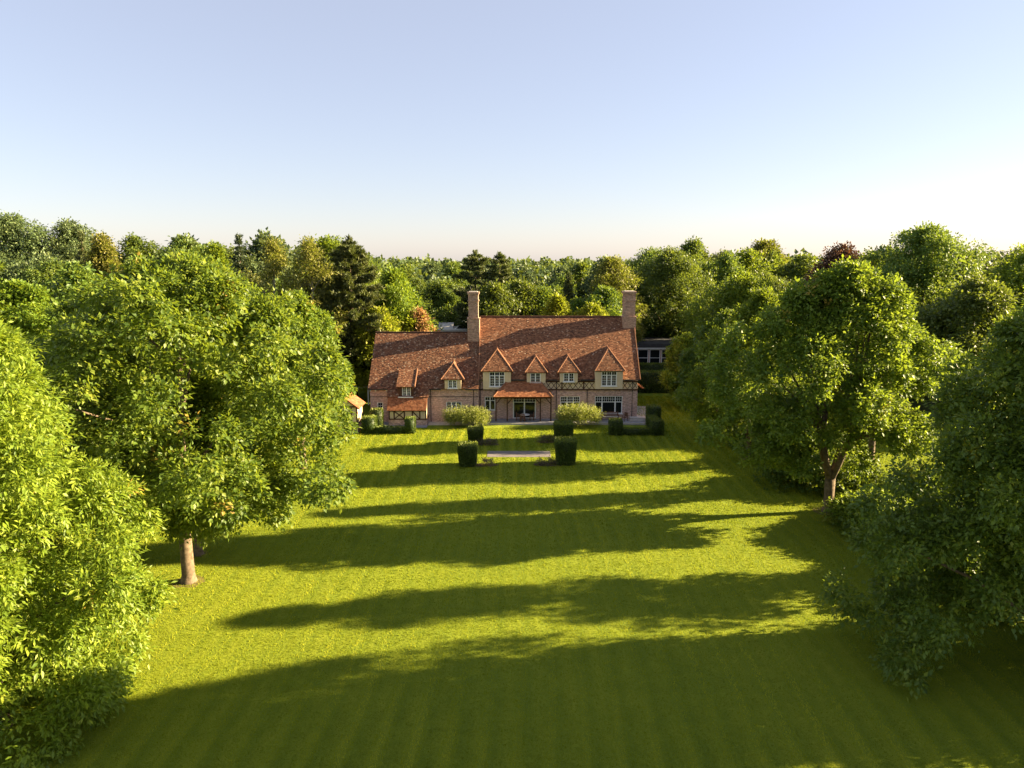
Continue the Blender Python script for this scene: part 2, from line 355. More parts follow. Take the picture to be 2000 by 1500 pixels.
def conifer(name, label, loc, h, R_, h0, mat='needle', seed=1, flat=False, n_wh=22, arms=7, group=None, L=.5, W=.13, dens=1.0, catg='conifer'):
    rng = np.random.default_rng(seed); t = thing(name, label, catg, loc, group)
    P = []; A = []; tr = MB(); tr.tube([(0, 0, -.1), (0, 0, h * .5), (0, 0, h * .97)], [h * .02, h * .013, .03], 8)
    for i in range(n_wh):
        f = (i + .4 * rng.random()) / n_wh; z = h0 + f * (h - h0) * .985
        rw = R_ * ((1 - f) ** (.5 if flat else .85)) * (.75 + .45 * rng.random())
        if flat: rw *= min(1, .55 + 1.6 * f)
        for a in range(arms):
            if rng.random() < (.22 if flat else .06): continue
            az = 6.283 * a / arms + i * 1.3 + rng.random() * .7; ra = rw * (.65 + .5 * rng.random())
            rise = (.18 if flat else -.28) * ra
            e = np.array([math.cos(az) * ra, math.sin(az) * ra, z + rise + rng.normal() * .15])
            tr.tube([(0, 0, z), tuple(e * .96 + np.array([0, 0, z]) * .04 * 0)], [max(.03, .07 * (1 - f)), .015], 4, False)
            m = max(5, int(ra * 16 * dens)); s = .25 + .75 * rng.random(m) ** .7
            q = np.array([0, 0, z]) * (1 - s[:, None]) + e * s[:, None]
            q[:, 2] = z + rise * s ** (1.6 if flat else 1.1)
            P.append(q + rng.normal(size=q.shape) * np.array([.3, .3, .13]) * (.35 + .25 * ra / 2)); A.append(np.tile([math.cos(az), math.sin(az), .45 if flat else -.25], (m, 1)))
    m = 40; q = np.stack([rng.normal(size=m) * .15, rng.normal(size=m) * .15, h - 1.1 * rng.random(m)], 1); P.append(q); A.append(np.tile([0, 0, 1.], (m, 1)))
    P = np.concatenate(P); A = np.concatenate(A); k = 9
    P2 = np.repeat(P, k, 0) + rng.normal(size=(len(P) * k, 3)) * .08; A2 = np.repeat(A, k, 0) * .9 + rng.normal(size=P2.shape) * .6
    tn = np.clip(np.repeat(rng.normal(.45, .17, len(P)), k) + rng.normal(0, .1, len(P2)), 0, 1)
    V, F, tt = leaf_arrays(P2, A2, np.array([0, 0, 1.]) + rng.normal(size=P2.shape) * .5, L * (.6 + .7 * rng.random(len(P2))), W * (.7 + .6 * rng.random(len(P2))), tn)
    npmesh('crown', V, F, mat, tt, t); tr.build('trunk', 'bark_dark', t, True); return t
def hedge(name, label, boxes, mat='yew', catg='hedge', seed=1, dens=260, L=.11, taper=0., group=None, fuzz=.035):
    """clipped foliage: solid blocks (x0,x1,y0,y1,z1) grown over with short leaves"""
    rng = np.random.default_rng(seed); x0 = min(b[0] for b in boxes); x1 = max(b[1] for b in boxes); y0 = min(b[2] for b in boxes); y1 = max(b[3] for b in boxes)
    cx, cyy = (x0 + x1) / 2, (y0 + y1) / 2; parts = []
    for (a, b, c, d, z) in boxes:
        a -= cx; b -= cx; c -= cyy; d -= cyy
        def shape(q, n):
            q = q.copy(); mx, my = (a + b) / 2, (c + d) / 2; f = 1 - taper * (1 - q[:, 2] / z)
            q[:, 0] = mx + (q[:, 0] - mx) * f; q[:, 1] = my + (q[:, 1] - my) * f
            ax_, ay_ = np.abs((q[:, 0] - mx) / ((b - a) / 2 * f)), np.abs((q[:, 1] - my) / ((d - c) / 2 * f))
            rr = np.maximum((ax_ ** 7 + ay_ ** 7) ** (1 / 7), 1); q[:, 0] = mx + (q[:, 0] - mx) / rr; q[:, 1] = my + (q[:, 1] - my) / rr
            lip = .22 / min(b - a, d - c); q[:, 2] -= .09 * np.clip((np.maximum(ax_, ay_) - 1 + lip) / lip, 0, 1) ** 2 * (q[:, 2] > z * .8); return q
        g = .05
        cv = np.array([(x, y, zz) for zz in (0, z - g) for y in (c + g, d - g) for x in (a + g, b - g)], float)
        qf = np.array([(0, 2, 3, 1), (4, 5, 7, 6), (0, 1, 5, 4), (2, 6, 7, 3), (0, 4, 6, 2), (1, 3, 7, 5)])
        tf = np.concatenate([qf[:, [0, 1, 2]], qf[:, [0, 2, 3]]])
        parts.append((shape(cv, None), tf, np.zeros(12)))
        for ax, s, area in ((0, -1, (d - c) * z), (0, 1, (d - c) * z), (1, -1, (b - a) * z), (1, 1, (b - a) * z), (2, 1, (b - a) * (d - c))):
            n = max(20, int(area * dens)); u = rng.random((n, 3)) * np.array([b - a, d - c, z]) + np.array([a, c, 0])
            nn = np.zeros((n, 3)); nn[:, ax] = s
            u[:, ax] = ((a, c, 0)[ax] if s < 0 else (b, d, z)[ax])
            bumpy = (np.sin(u[:, 0] * 5.1 + u[:, 2] * 3.3) + np.sin(u[:, 1] * 6.3 + u[:, 2] * 4.1) + np.sin(u[:, 0] * 11 + u[:, 1] * 9)) * .018
            u += nn * (bumpy + rng.normal(size=n) * fuzz - .02)[:, None]
            # soften the arrises
            T = nn * .8 + rng.normal(size=(n, 3)) * .6 + np.array([0, 0, .35])
            tn = np.clip(rng.normal(.4, .16, n) + (.22 if ax == 2 else 0), 0, 1)
            sz = .7 + .7 * rng.random(n)
            parts.append(leaf_arrays(shape(u, nn), T, nn + rng.normal(size=(n, 3)) * .6, L * sz, L * .62 * sz, tn))
    V, F, tn = cat(parts); o = npmesh(name, V, F, mat, tn); o.location = (cx, cyy, 0)
    return tag(o, label, catg, group)
def shrub(name, label, loc, rx, ry, h, mat, seed=1, ns=500, k=9, L=.2, W=.06, upright=.6, catg='shrub', group=None, slen=.5, lobes=14):
    rng = np.random.default_rng(seed); n = lobes
    az = np.arange(n) * 2.4 + rng.random(n); rr = np.sqrt((np.arange(n) + .5) / n) * .78
    c = np.stack([rr * np.cos(az) * rx, rr * np.sin(az) * ry, h * (.3 - .3 * rr ** 2 + .2 * rng.random(n))], 1)
    r = np.full(n, min(rx, ry, h) * .48) * (.75 + .5 * rng.random(n)); out = unit(np.stack([c[:, 0], c[:, 1], np.full(n, h * .6)], 1))
    V, F, tn = sprays(rng, c, r, out, ns // n, k, L, W, slen, -upright * .5, .9, upright, .45, .3)
    V[:, 2] = np.maximum(V[:, 2], .0)
    o = npmesh(name, V, F, mat, tn); o.location = loc; return tag(o, label, catg, group)

# ------------------------------------------------------------------ ground
def sheet(name, x0, x1, y0, y1, z, mat):
    o = MB().face([(x0, y0, z), (x1, y0, z), (x1, y1, z), (x0, y1, z)]).build(name, mat); o['kind'] = 'structure'; return o
sheet('ground', -3500, 3500, -400, 5000, 0, 'ground')
sheet('lawn', -44, 46, -20, 106, .004, 'lawn')
def grass():
    """short blades over the mown lawn, combed to and fro along the mowing stripes; thinner on the ground further off"""
    rng = np.random.default_rng(3); n = 750000
    y = 21 + 76 * rng.random(n) ** 1.9; x = (rng.random(n) * 2 - 1) * np.minimum(y * .8 + 4, 40)
    ok = ~((np.abs(x - .7) < 3.2) & (np.abs(y - 67.2) < 1.2)) & ~((y > 78) & (x < 15.3)); x, y = x[ok], y[ok]; n = len(x)
    s = np.clip(y / 30, .8, 3.0) ** .8; h = .055 * s * (.6 + .8 * rng.random(n)); w = .034 * s * (.6 + .8 * rng.random(n))
    stripe = np.sign(np.sin((x + .25 * np.sin(y * .11) + .12 * np.sin(y * .37)) * 2 * math.pi / 1.35)) * (.6 + .4 * np.sin(x * .35 + y * .13))
    az = rng.random(n) * 6.283; lean = rng.normal(size=(n, 2)) * .32 + np.stack([np.zeros(n), stripe * .75], 1)
    P = np.stack([x, y, np.full(n, .0)], 1); S = np.stack([np.cos(az), np.sin(az), np.zeros(n)], 1) * (w / 2)[:, None]
    T = P + np.stack([lean[:, 0], lean[:, 1], np.ones(n)], 1) * h[:, None]
    V = np.stack([P - S, P + S, T], 1).reshape(-1, 3); F = np.arange(n * 3).reshape(-1, 3)
    line = (np.sin((x + .25 * np.sin(y * .11) + .12 * np.sin(y * .37)) * 2 * math.pi / 1.35) > .72) * (.5 + .5 * np.sin(x * .35 + y * .13) ** 2)
    big = np.sin(x * .31 + 1.3 * np.sin(y * .17)) * np.sin(y * .23 + x * .11) * .09 + np.sin(x * 1.7 + y * .9) * np.sin(y * 1.3 - x * .6) * .06
    o = npmesh('grass', V, F, 'grass', np.clip(.45 + big + stripe * .05 + line * .5 - .08 + rng.normal(0, .10, n), 0, 1)); tag(o, 'short mown sunlit and shaded lawn grass in front of the house', 'grass', None, 'stuff')
grass()

# ------------------------------------------------------------------ house helpers
TRNG = np.random.default_rng(5)
def tiled(name, polys, mat, parent, tw=.19, ex=.15, label=None, rough=1.0):
    """a roof of separate overlapping tiles laid in courses on each planar convex polygon"""
    V = []; F = []; T = []
    for poly in polys:
        P = [np.array(p, float) for p in poly]; n = np.cross(P[1] - P[0], P[2] - P[0]); n /= np.linalg.norm(n)
        if n[2] < 0: n = -n
        u = np.cross([0, 0, 1.], n); u /= np.linalg.norm(u); v = np.cross(n, u)
        o = P[0]; Q = [(np.dot(p - o, u), np.dot(p - o, v)) for p in P]
        k = len(V); V += [p - n * .03 for p in P] + [p - n * .12 for p in P]; m = len(P)
        tri = [(k, k + i, k + i + 1) for i in range(1, m - 1)] + [(k + m, k + m + i + 1, k + m + i) for i in range(1, m - 1)]
        for i in range(m): j = (i + 1) % m; tri += [(k + i, k + m + i, k + m + j), (k + i, k + m + j, k + j)]
        F += [(a, b, c, c) for a, b, c in tri]; T += [.3] * len(tri)
        v0 = min(q[1] for q in Q); v1 = max(q[1] for q in Q); r = 0; vv = v0
        while vv < v1 - .03:
            mid = min(vv + ex * .5, v1 - .01); xs = []
            for i in range(m):
                a, b = Q[i], Q[(i + 1) % m]
                if (a[1] - mid) * (b[1] - mid) < 0: xs.append(a[0] + (b[0] - a[0]) * (mid - a[1]) / (b[1] - a[1]))
            if len(xs) >= 2:
                ua, ub = min(xs), max(xs); s = ua - (tw * .5 if r % 2 else 0) - .001
                while s < ub - .02:
                    a, b = max(s, ua), min(s + tw, ub); s += tw
                    if b - a < .03: continue
                    vt = min(vv + ex * 1.12, v1); g = .004
                    h = .022 + TRNG.random() * .014 * rough; h2 = h + (TRNG.random() - .5) * .016 * rough; dv = (TRNG.random() - .5) * .02 * rough
                    k = len(V); f = lambda x, y, z: o + u * x + v * y + n * z
                    V += [f(a + g, vv + dv, h), f(b - g, vv + dv, h2), f(b - g, vt, .004), f(a + g, vt, .004), f(a + g, vv + dv, -.02), f(b - g, vv + dv, -.02)]
                    F += [(k, k + 1, k + 2, k + 3), (k + 4, k + 5, k + 1, k)]
                    t = min(max(TRNG.normal(.48, .22), 0), .86)
                    if TRNG.random() < .05 * rough: t = .88 + .12 * TRNG.random()
                    T += [t, t]
            vv += ex; r += 1
    me = bpy.data.meshes.new(name); me.from_pydata([tuple(x) for x in V], [], [f if f[2] != f[3] else f[:3] for f in F])
    a = me.attributes.new('tone', 'FLOAT', 'FACE'); a.data.foreach_set('value', np.array(T, np.float32)); me.materials.append(M[mat])
    ob = bpy.data.objects.new(name, me); C.objects.link(ob); ob.parent = parent
    if label: ob['label'] = label
    return ob
def wall(mb, x0, x1, z0, z1, y, th, holes=()):
    """wall facing -Y with real openings (x0,x1,z0,z1)"""
    X = sorted({x0, x1, *[min(max(h[i], x0), x1) for h in holes for i in (0, 1)]}); Z = sorted({z0, z1, *[min(max(h[i], z0), z1) for h in holes for i in (2, 3)]})
    for i in range(len(X) - 1):
        for j in range(len(Z) - 1):
            cx, cz = (X[i] + X[i + 1]) / 2, (Z[j] + Z[j + 1]) / 2
            if any(h[0] < cx < h[1] and h[2] < cz < h[3] for h in holes): continue
            mb.face([(X[i], y, Z[j]), (X[i + 1], y, Z[j]), (X[i + 1], y, Z[j + 1]), (X[i], y, Z[j + 1])])
    for a, b, c, d in holes:
        mb.face([(a, y, c), (a, y + th, c), (a, y + th, d), (a, y, d)]); mb.face([(b, y, c), (b, y, d), (b, y + th, d), (b, y + th, c)])
        mb.face([(a, y, d), (a, y + th, d), (b, y + th, d), (b, y, d)]); mb.face([(a, y, c), (b, y, c), (b, y + th, c), (a, y + th, c)])
    return mb
def window(parent, x0, x1, z0, z1, y, lights, tr=0, tcols=(), trows=1, bcols=2, brows=3, sill=True, name='window', fw=.075):
    """white frame set .06 m into the wall face y: casement lights, transom, glazing bars, pane and sill"""
    f = MB(); a, b = y + .05, y + .13
    f.box(x0, x0 + fw, a, b, z0, z1).box(x1 - fw, x1, a, b, z0, z1).box(x0 + fw, x1 - fw, a, b, z1 - fw, z1).box(x0 + fw, x1 - fw, a, b, z0, z0 + fw)
    tot = sum(lights); X = [x0 + fw]; W = x1 - x0 - 2 * fw
    for w in lights: X.append(X[-1] + W * w / tot)
    for xm in X[1:-1]: f.box(xm - .045, xm + .045, a + .003, b - .003, z0 + fw, z1 - fw)
    zt = z1 - (z1 - z0) * tr if tr else z1 - fw
    for i in range(len(lights)):
        p, q = X[i] + (.045 if i else 0), X[i + 1] - (.045 if i < len(lights) - 1 else 0)
        ztop = z1 - fw
        if tr:
            f.box(p, q, a + .005, b - .005, zt - .04, zt + .04)
            tc = tcols[i]
            for k in range(1, tc): xx = p + (q - p) * k / tc; f.box(xx - .014, xx + .014, a + .02, b - .02, zt + .04, z1 - fw)
            for k in range(1, trows): zz = zt + .04 + (z1 - fw - zt - .04) * k / trows; f.box(p, q, a + .022, b - .022, zz - .014, zz + .014)
            ztop = zt - .04
        if brows:
            e = .035; f.box(p, p + e, a + .012, b - .012, z0 + fw, ztop).box(q - e, q, a + .012, b - .012, z0 + fw, ztop)
            for k in range(1, bcols): xx = p + (q - p) * k / bcols; f.box(xx - .014, xx + .014, a + .02, b - .02, z0 + fw, ztop)
            for k in range(1, brows): zz = z0 + fw + (ztop - z0 - fw) * k / brows; f.box(p + e, q - e, a + .022, b - .022, zz - .014, zz + .014)
    fo = f.build(name, 'white_paint', parent)
    MB().face([(x0, b - .03, z0), (x1, b - .03, z0), (x1, b - .03, z1), (x0, b - .03, z1)]).build('pane', 'glass', fo)
    if sill: MB().box(x0 - .08, x1 + .08, y - .07, y + .06, z0 - .08, z0 - .002).build('sill', 'white_paint', fo)
    return fo

# ------------------------------------------------------------------ house
H = thing('house', 'long brick country house with red tiled roofs and two tall chimneys beyond the lawn', 'house', (0, 82, 0))
HY = H.location.y
class Sh:                                                             # parts are built in world metres, then hung on the house
    pass
def hang(o):
    o.location.y -= HY; return o
mz = lambda y: 4.98 + 1.087 * (y - 81.7)
my = lambda z: 81.7 + (z - 4.98) / 1.087
wz = lambda y: 4.05 + 1.014 * (y - 80.7)
wy = lambda z: 80.7 + (z - 4.05) / 1.014
WX0, WX1, MX1 = -16.45, -3.87, 14.72
RYM, RYW = 87.9, 86.5
# walls
mh = [(-3.2, -1.95, 1.24, 2.84), (.1, 2.82, .22, 2.78), (5.68, 7.98, .95, 2.86), (9.74, 12.98, .81, 2.9)]
b = wall(MB(), WX1, MX1, .02, 5.0, 82, .16, mh)
b.box(WX1, WX1 + .25, 82.02, 93.6, .02, 5).box(MX1 - .25, MX1, 82.02, 93.6, .02, 5).box(WX1, MX1, 93.4, 93.75, .02, 5)
for x in (WX1 + .01, MX1 - .02): b.face([(x, 82, 5), (x, 93.8, 5), (x, RYM, mz(RYM) - .12)])
b.box(MX1 - .02, MX1 + .42, 85.4, 88.2, .02, 8.2)                      # outside chimney breast
hang(b.build('wall', 'brick', H, label='pinkish brick wall of the taller main range'))
wh = [(-15.67, -14.96, 1.25, 2.35), (-7.65, -5.86, 1.33, 2.42)]
b = wall(MB(), WX0, WX1 - .02, .02, 4.12, 81, .16, wh)
b.box(WX0, WX0 + .25, 81.02, 91.8, .02, 4.1).box(WX0, WX1 - .02, 91.6, 92, .02, 4.1).box(WX1 - .27, WX1 - .02, 81.02, 82.1, .02, 4.3)
b.face([(WX0 + .01, 81, 4.1), (WX0 + .01, 92, 4.1), (WX0 + .01, RYW, wz(RYW) - .12)])
hang(b.build('wall', 'brick', H, label='brick wall of the lower left wing'))
for x0, x1 in ((WX0, -14.12), (-9.68, WX1 - .03)): hang(MB().box(x0, x1, 80.965, 81.01, 2.98, 3.05).build('string_course', 'metal', H))
# roofs
ov = 81.66
hang(tiled('roof', [[(WX1 + .02, ov, mz(ov)), (MX1 + .2, ov, mz(ov)), (MX1 + .2, RYM, mz(RYM)), (WX1 + .02, RYM, mz(RYM))]], 'tile', H, label='orange red pantiled roof of the main range'))
hang(tiled('roof', [[(WX1 + .02, 94.1, mz(81.7)), (WX1 + .02, RYM, mz(RYM) - .01), (MX1 + .2, RYM, mz(RYM) - .01), (MX1 + .2, 94.1, mz(81.7))]], 'tile', H, ex=.6, tw=.8, label='rear slope of the main roof'))
wo = 80.66
hang(tiled('roof', [[(WX0 - .15, wo, wz(wo)), (WX1 + .01, wo, wz(wo)), (WX1 + .01, RYW, wz(RYW)), (WX0 - .15, RYW, wz(RYW))],
                    [(-14.33, 79.86, wz(79.86)), (-9.56, 79.86, wz(79.86)), (-9.56, wo + .02, wz(wo + .02)), (-14.33, wo + .02, wz(wo + .02))]], 'tile_old', H, tw=.17, ex=.13, label='mottled older plain tile roof of the left wing', rough=1.6))
hang(tiled('roof', [[(WX0 - .15, 92.3, wz(80.7)), (WX0 - .15, RYW, wz(RYW) - .01), (WX1, RYW, wz(RYW) - .01), (WX1, 92.3, wz(80.7))]], 'tile_old', H, ex=.6, tw=.8, label='rear slope of the left wing roof'))
def ridge(pts, name='ridge_tiles', r=.1):
    b = MB()
    for p, q in zip(pts[::2], pts[1::2]):
        p = Vector(p); q = Vector(q); n = max(1, int((q - p).length / .4))
        for i in range(n): b.tube([p.lerp(q, i / n), p.lerp(q, (i + .97) / n)], [r * 1.06, r * .95], 7)
    return hang(b.build(name, 'ridge', H))
hang(MB().tube([(WX1, RYM, mz(RYM) + .02), (MX1 + .2, RYM, mz(RYM) + .02)], [.11, .11], 8).build('ridge_tiles', 'tile', H))
hang(MB().tube([(WX0 - .15, RYW, wz(RYW) + .02), (WX1, RYW, wz(RYW) + .02)], [.1, .1], 8).build('ridge_tiles', 'tile_old', H))
hang(MB().bar((WX1 - .01, 81.62, mz(81.62) + .04), (WX1 - .01, RYM, mz(RYM) + .04), .12, .14, (0, -.74, .68)).build('verge', 'ridge', H, label='pale mortared edge between the two roofs'))
hang(MB().bar((MX1 + .22, 81.62, mz(81.62) + .03), (MX1 + .22, RYM, mz(RYM) + .03), .08, .16, (0, -.74, .68)).build('verge', 'ridge', H))
# chimneys
def chimney(x0, x1, yc, z0, zs, zt, pot):
    d = (x1 - x0) / 2; b = MB().box(x0, x1, yc - d, yc + d, z0, zs - .12).box(x0 - .05, x1 + .05, yc - d - .05, yc + d + .05, zs - .12, zs)
    i = .13; b.box(x0 + i, x1 - i, yc - d + i, yc + d - i, zs, zt - 1.1).box(x0 + .05, x1 - .05, yc - d + .05, yc + d - .05, zt - 1.1, zt - .94)
    b.box(x0 + i - .01, x1 - i + .01, yc - d + i - .01, yc + d - i + .01, zt - .94, zt - .34).box(x0 + .07, x1 - .07, yc - d + .07, yc + d - .07, zt - .34, zt - .2).box(x0 + .0, x1 - .0, yc - d, yc + d, zt - .2, zt)
    o = hang(b.build('chimney', 'brick_chimney', H)); xm = (x0 + x1) / 2
    MB().box(x0 + .2, x1 - .2, yc - d + .2, yc + d - .2, zt, zt + .07).build('cap', 'stone', o)
    if pot: MB().tube([(xm - .28, yc, zt + .05), (xm - .28, yc, zt + .45)], [.03, .025], 6).tube([(xm - .28, yc, zt + .35), (xm - .42, yc, zt + .62)], [.035, .02], 6).build('vent_rod', 'metal', o)
    return o
chimney(-5.36, -3.93, 86.2, 8.2, 11.75, 14.85, True)
chimney(13.5, 15.12, 87.5, 8.0, 11.85, 14.85, False)
# dormers
def dormer(x0, x1, zb, ze, yf, rx0, rx1, za, back, zf, win, mat='tile', bk=1.75):
    b = wall(MB(), x0, x1, zb, ze, yf, .14, [win[:4]]); yb = zf(ze) + .3
    b.box(x0, x0 + .12, yf + .01, yb, zb, ze).box(x1 - .12, x1, yf + .01, yb, zb, ze)
    d = hang(b.build('dormer', 'plaster', H))
    xm = (rx0 + rx1) / 2; e = yf - .22; ap = (xm, yf + bk, za); rb = (xm, zf(za) + .1, za); ye = zf(ze) + .1
    r = tiled('dormer_roof', [[(rx0, e, ze), (rx1, e, ze), ap], [(rx1, e, ze), (rx1, ye, ze), rb, ap], [(rx0, e, ze), ap, rb, (rx0, ye, ze)]], mat, d, tw=.17, ex=.14)
    h = MB()
    for p, q in (((rx0, e, ze), ap), ((rx1, e, ze), ap), (ap, rb)):
        p = Vector(p); q = Vector(q); n = max(2, int((q - p).length / .35))
        for i in range(n): h.tube([p.lerp(q, i / n), p.lerp(q, (i + .97) / n)], [.07, .06], 6)
    h.build('hip_tiles', 'ridge', d)
    MB().box(x0 - .06, x1 + .06, yf - .05, yf + .05, ze - .12, ze - .06).build('eaves_board', 'timber', d)
    window(d, *win)
    return d
dormer(-3.38, -.12, 3.78, 5.95, 81.58, -3.6, .1, 8.28, None, my, (-2.63, -.85, 4.1, 5.85, 81.58, (1, 1, 1), .27, (2, 2, 2), 1, 2, 4))
dormer(1.72, 3.9, 4.5, 5.82, 81.58, 1.5, 4.14, 7.5, None, my, (2.12, 3.34, 4.6, 5.72, 81.58, (1, 1), 0, (), 1, 2, 3), bk=1.25)
dormer(5.56, 7.64, 4.62, 5.82, 81.58, 5.27, 7.94, 7.55, None, my, (5.97, 7.23, 4.68, 5.7, 81.58, (1, 1), 0, (), 1, 2, 3), bk=1.25)
dormer(9.66, 12.9, 3.82, 6.0, 81.58, 9.62, 13.14, 8.4, None, my, (10.4, 12.19, 4.17, 5.9, 81.58, (1, 1, 1), .27, (2, 2, 2), 1, 2, 4))
dormer(-7.74, -5.86, 4.02, 5.17, 80.58, -8.14, -5.47, 6.85, None, wy, (-7.36, -6.33, 4.09, 5.06, 80.58, (1, 1), 0, (), 1, 2, 3), 'tile_old', bk=1.25)
# shed dormer over the timbered lean-to
b = wall(MB(), -12.95, -11.3, 3.1, 4.5, 79.92, .14, [(-12.55, -11.57, 3.28, 4.38)])
b.box(-12.95, -12.83, 79.93, 81.6, 3.1, 4.5).box(-11.42, -11.3, 79.93, 81.6, 3.1, 4.5)
d = hang(b.build('dormer', 'timber', H, label='shed dormer with a plain sloping roof above the timbered lean-to'))
tiled('dormer_roof', [[(-13.2, 79.66, 4.42), (-11.1, 79.66, 4.42), (-11.1, 82.4, 6.05), (-13.2, 82.4, 6.05)]], 'tile_old', d, tw=.17, ex=.14)
MB().bar((-11.06, 79.64, 4.44), (-11.06, 82.4, 6.08), .09, .16, (0, -.5, .86)).build('verge', 'ridge', d)
window(d, -12.55, -11.57, 3.28, 4.38, 79.92, (1, 1), 0, (), 1, 2, 3, sill=False)
MB().box(-13.0, -11.3, 79.72, 79.93, 3.14, 3.24).build('sill', 'white_paint', d)
# lean-to with half timbering
lx0, lx1, lyf = -14.05, -9.72, 79.2
b = MB().box(lx0, lx1, lyf, 81.01, .02, .72)
lean = hang(b.build('lean_to', 'brick', H, label='low lean-to with half timbered front over a brick plinth'))
b = MB().box(lx0 + .02, lx1 - .02, lyf + .04, 81.01, .72, 2.0)
b.face([(lx1 - .02, lyf + .04, 2.0), (lx1 - .02, 81, 2.0), (lx1 - .02, 81, 3.6), (lx1 - .02, 79.95, 3.1)]).face([(lx0 + .02, lyf + .04, 2.0), (lx0 + .02, 79.95, 3.1), (lx0 + .02, 81, 3.6), (lx0 + .02, 81, 2.0)])
b.build('infill_panel', 'plaster', lean)
t = MB(); y = lyf + .01
t.bar((lx0, y, .76), (lx1, y, .76), .12, .1).bar((lx0, y, 1.72), (lx1, y, 1.72), .12, .1)
for x in (-13.98, -13.42, -12.25, -11.35, -10.5, -9.8): t.bar((x, y, .8), (x, y, 1.68), .13, .09, (0, 1, 0))
t.bar((-13.4, y, .8), (-12.27, y, 1.68), .1, .07).bar((-13.4, y, 1.68), (-12.27, y, .8), .1, .066).bar((-11.3, y, 1.66), (-10.55, y, .82), .1, .07)
t.bar((lx1 - .0, lyf + .1, .76), (lx1, 81, .76), .12, .1, (1, 0, 0))
t.build('timber_frame', 'timber', lean)
tiled('lean_to_roof', [[(-14.2, 78.93, 1.83), (-9.7, 78.93, 1.83), (-9.7, 80.02, 3.27), (-14.2, 80.02, 3.27)]], 'tile_new', lean, tw=.17, ex=.13)
# timber lattice band and rails under the main eaves
y = 81.93; hang(MB().bar((WX1 + .03, y, 3.69), (MX1, y, 3.69), .15, .12).build('rail', 'timber', H))
for x0, x1 in ((3.3, 9.66), (12.9, MX1 - .02)):
    pan = hang(MB().box(x0, x1, 81.95, 82.01, 3.75, 4.75).build('plaster_band', 'plaster', H)); t = MB()
    t.bar((x0, y + .002, 4.66), (x1, y + .002, 4.66), .16, .11); s = .62; n = int(round((x1 - x0) / s)); s = (x1 - x0) / n
    for i in range(n):
        xa = x0 + i * s; xb = xa + s
        t.bar((xa, y + .015, 3.74), (xb, y + .015, 4.62), .065, .05).bar((xa, y + .019, 4.62), (xb, y + .019, 3.74), .065, .044)
    for i in range(0, n + 1, 4): t.bar((x0 + i * s, y + .006, 3.75), (x0 + i * s, y + .006, 4.6), .14, .09)
    o = t.build('timber_lattice', 'timber', pan); o.location = (0, 0, 0)
# ground floor windows and doors
hang(window(H, -3.2, -1.95, 1.24, 2.84, 82, (1, 1), .3, (2, 2), 1, 1, 1))
hang(window(H, .1, 2.82, .22, 2.78, 82, (1, 1), .24, (4, 4), 2, 1, 1, sill=False, name='garden_door', fw=.1))
hang(window(H, 5.68, 7.98, .95, 2.86, 82, (1, 1, 1), .36, (3, 3, 3), 2, 1, 1))
hang(window(H, 9.74, 12.98, .81, 2.9, 82, (1, 2, 1), .34, (3, 6, 3), 2, 1, 1))
hang(window(H, -15.67, -14.96, 1.25, 2.35, 81, (1,), 0, (), 1, 2, 3))
hang(window(H, -7.65, -5.86, 1.33, 2.42, 81, (1, 1, 1), 0, (), 1, 2, 3))
# porch
pr = hang(tiled('porch_roof', [[(-2.12, 80.0, 3.2), (4.68, 80.0, 3.2), (3.29, 81.75, 4.75), (-.58, 81.75, 4.75)], [(-2.12, 80.0, 3.2), (-.58, 81.75, 4.75), (-.58, 82, 4.75), (-2.12, 82, 3.2)],
                               [(4.68, 80.0, 3.2), (4.68, 82, 3.2), (3.29, 82, 4.75), (3.29, 81.75, 4.75)]], 'tile_new', H, tw=.24, ex=.17, label='bright orange hipped pantile roof of the porch'))
for p_, q_ in (((-2.12, 80, 3.22), (-.58, 81.75, 4.77)), ((4.68, 80, 3.22), (3.29, 81.75, 4.77))):
    p_ = Vector(p_); q_ = Vector(q_); h = MB()
    for i in range(6): h.tube([p_.lerp(q_, i / 6), p_.lerp(q_, (i + .97) / 6)], [.07, .06], 6)
    h.build('hip_tiles', 'ridge', pr)
MB().bar((-1.95, 80.3, 3.04), (4.55, 80.3, 3.04), .2, .14).bar((-1.88, 80.3, 3.03), (-1.88, 82, 3.03), .18, .13, (1, 0, 0)).bar((4.48, 80.3, 3.03), (4.48, 82, 3.03), .18, .13, (1, 0, 0)).build('beam', 'timber', pr)
for x in (-1.85, -.55, 3.27, 4.48):
    po = hang(MB().box(x - .075, x + .075, 80.23, 80.37, .3, 2.96).build('post', 'timber', H))
    s = 1 if x < 0 else -1
    MB().bar((x, 80.3, 2.3), (x + s * .55, 80.3, 2.95), .1, .09).build('brace', 'timber', po)
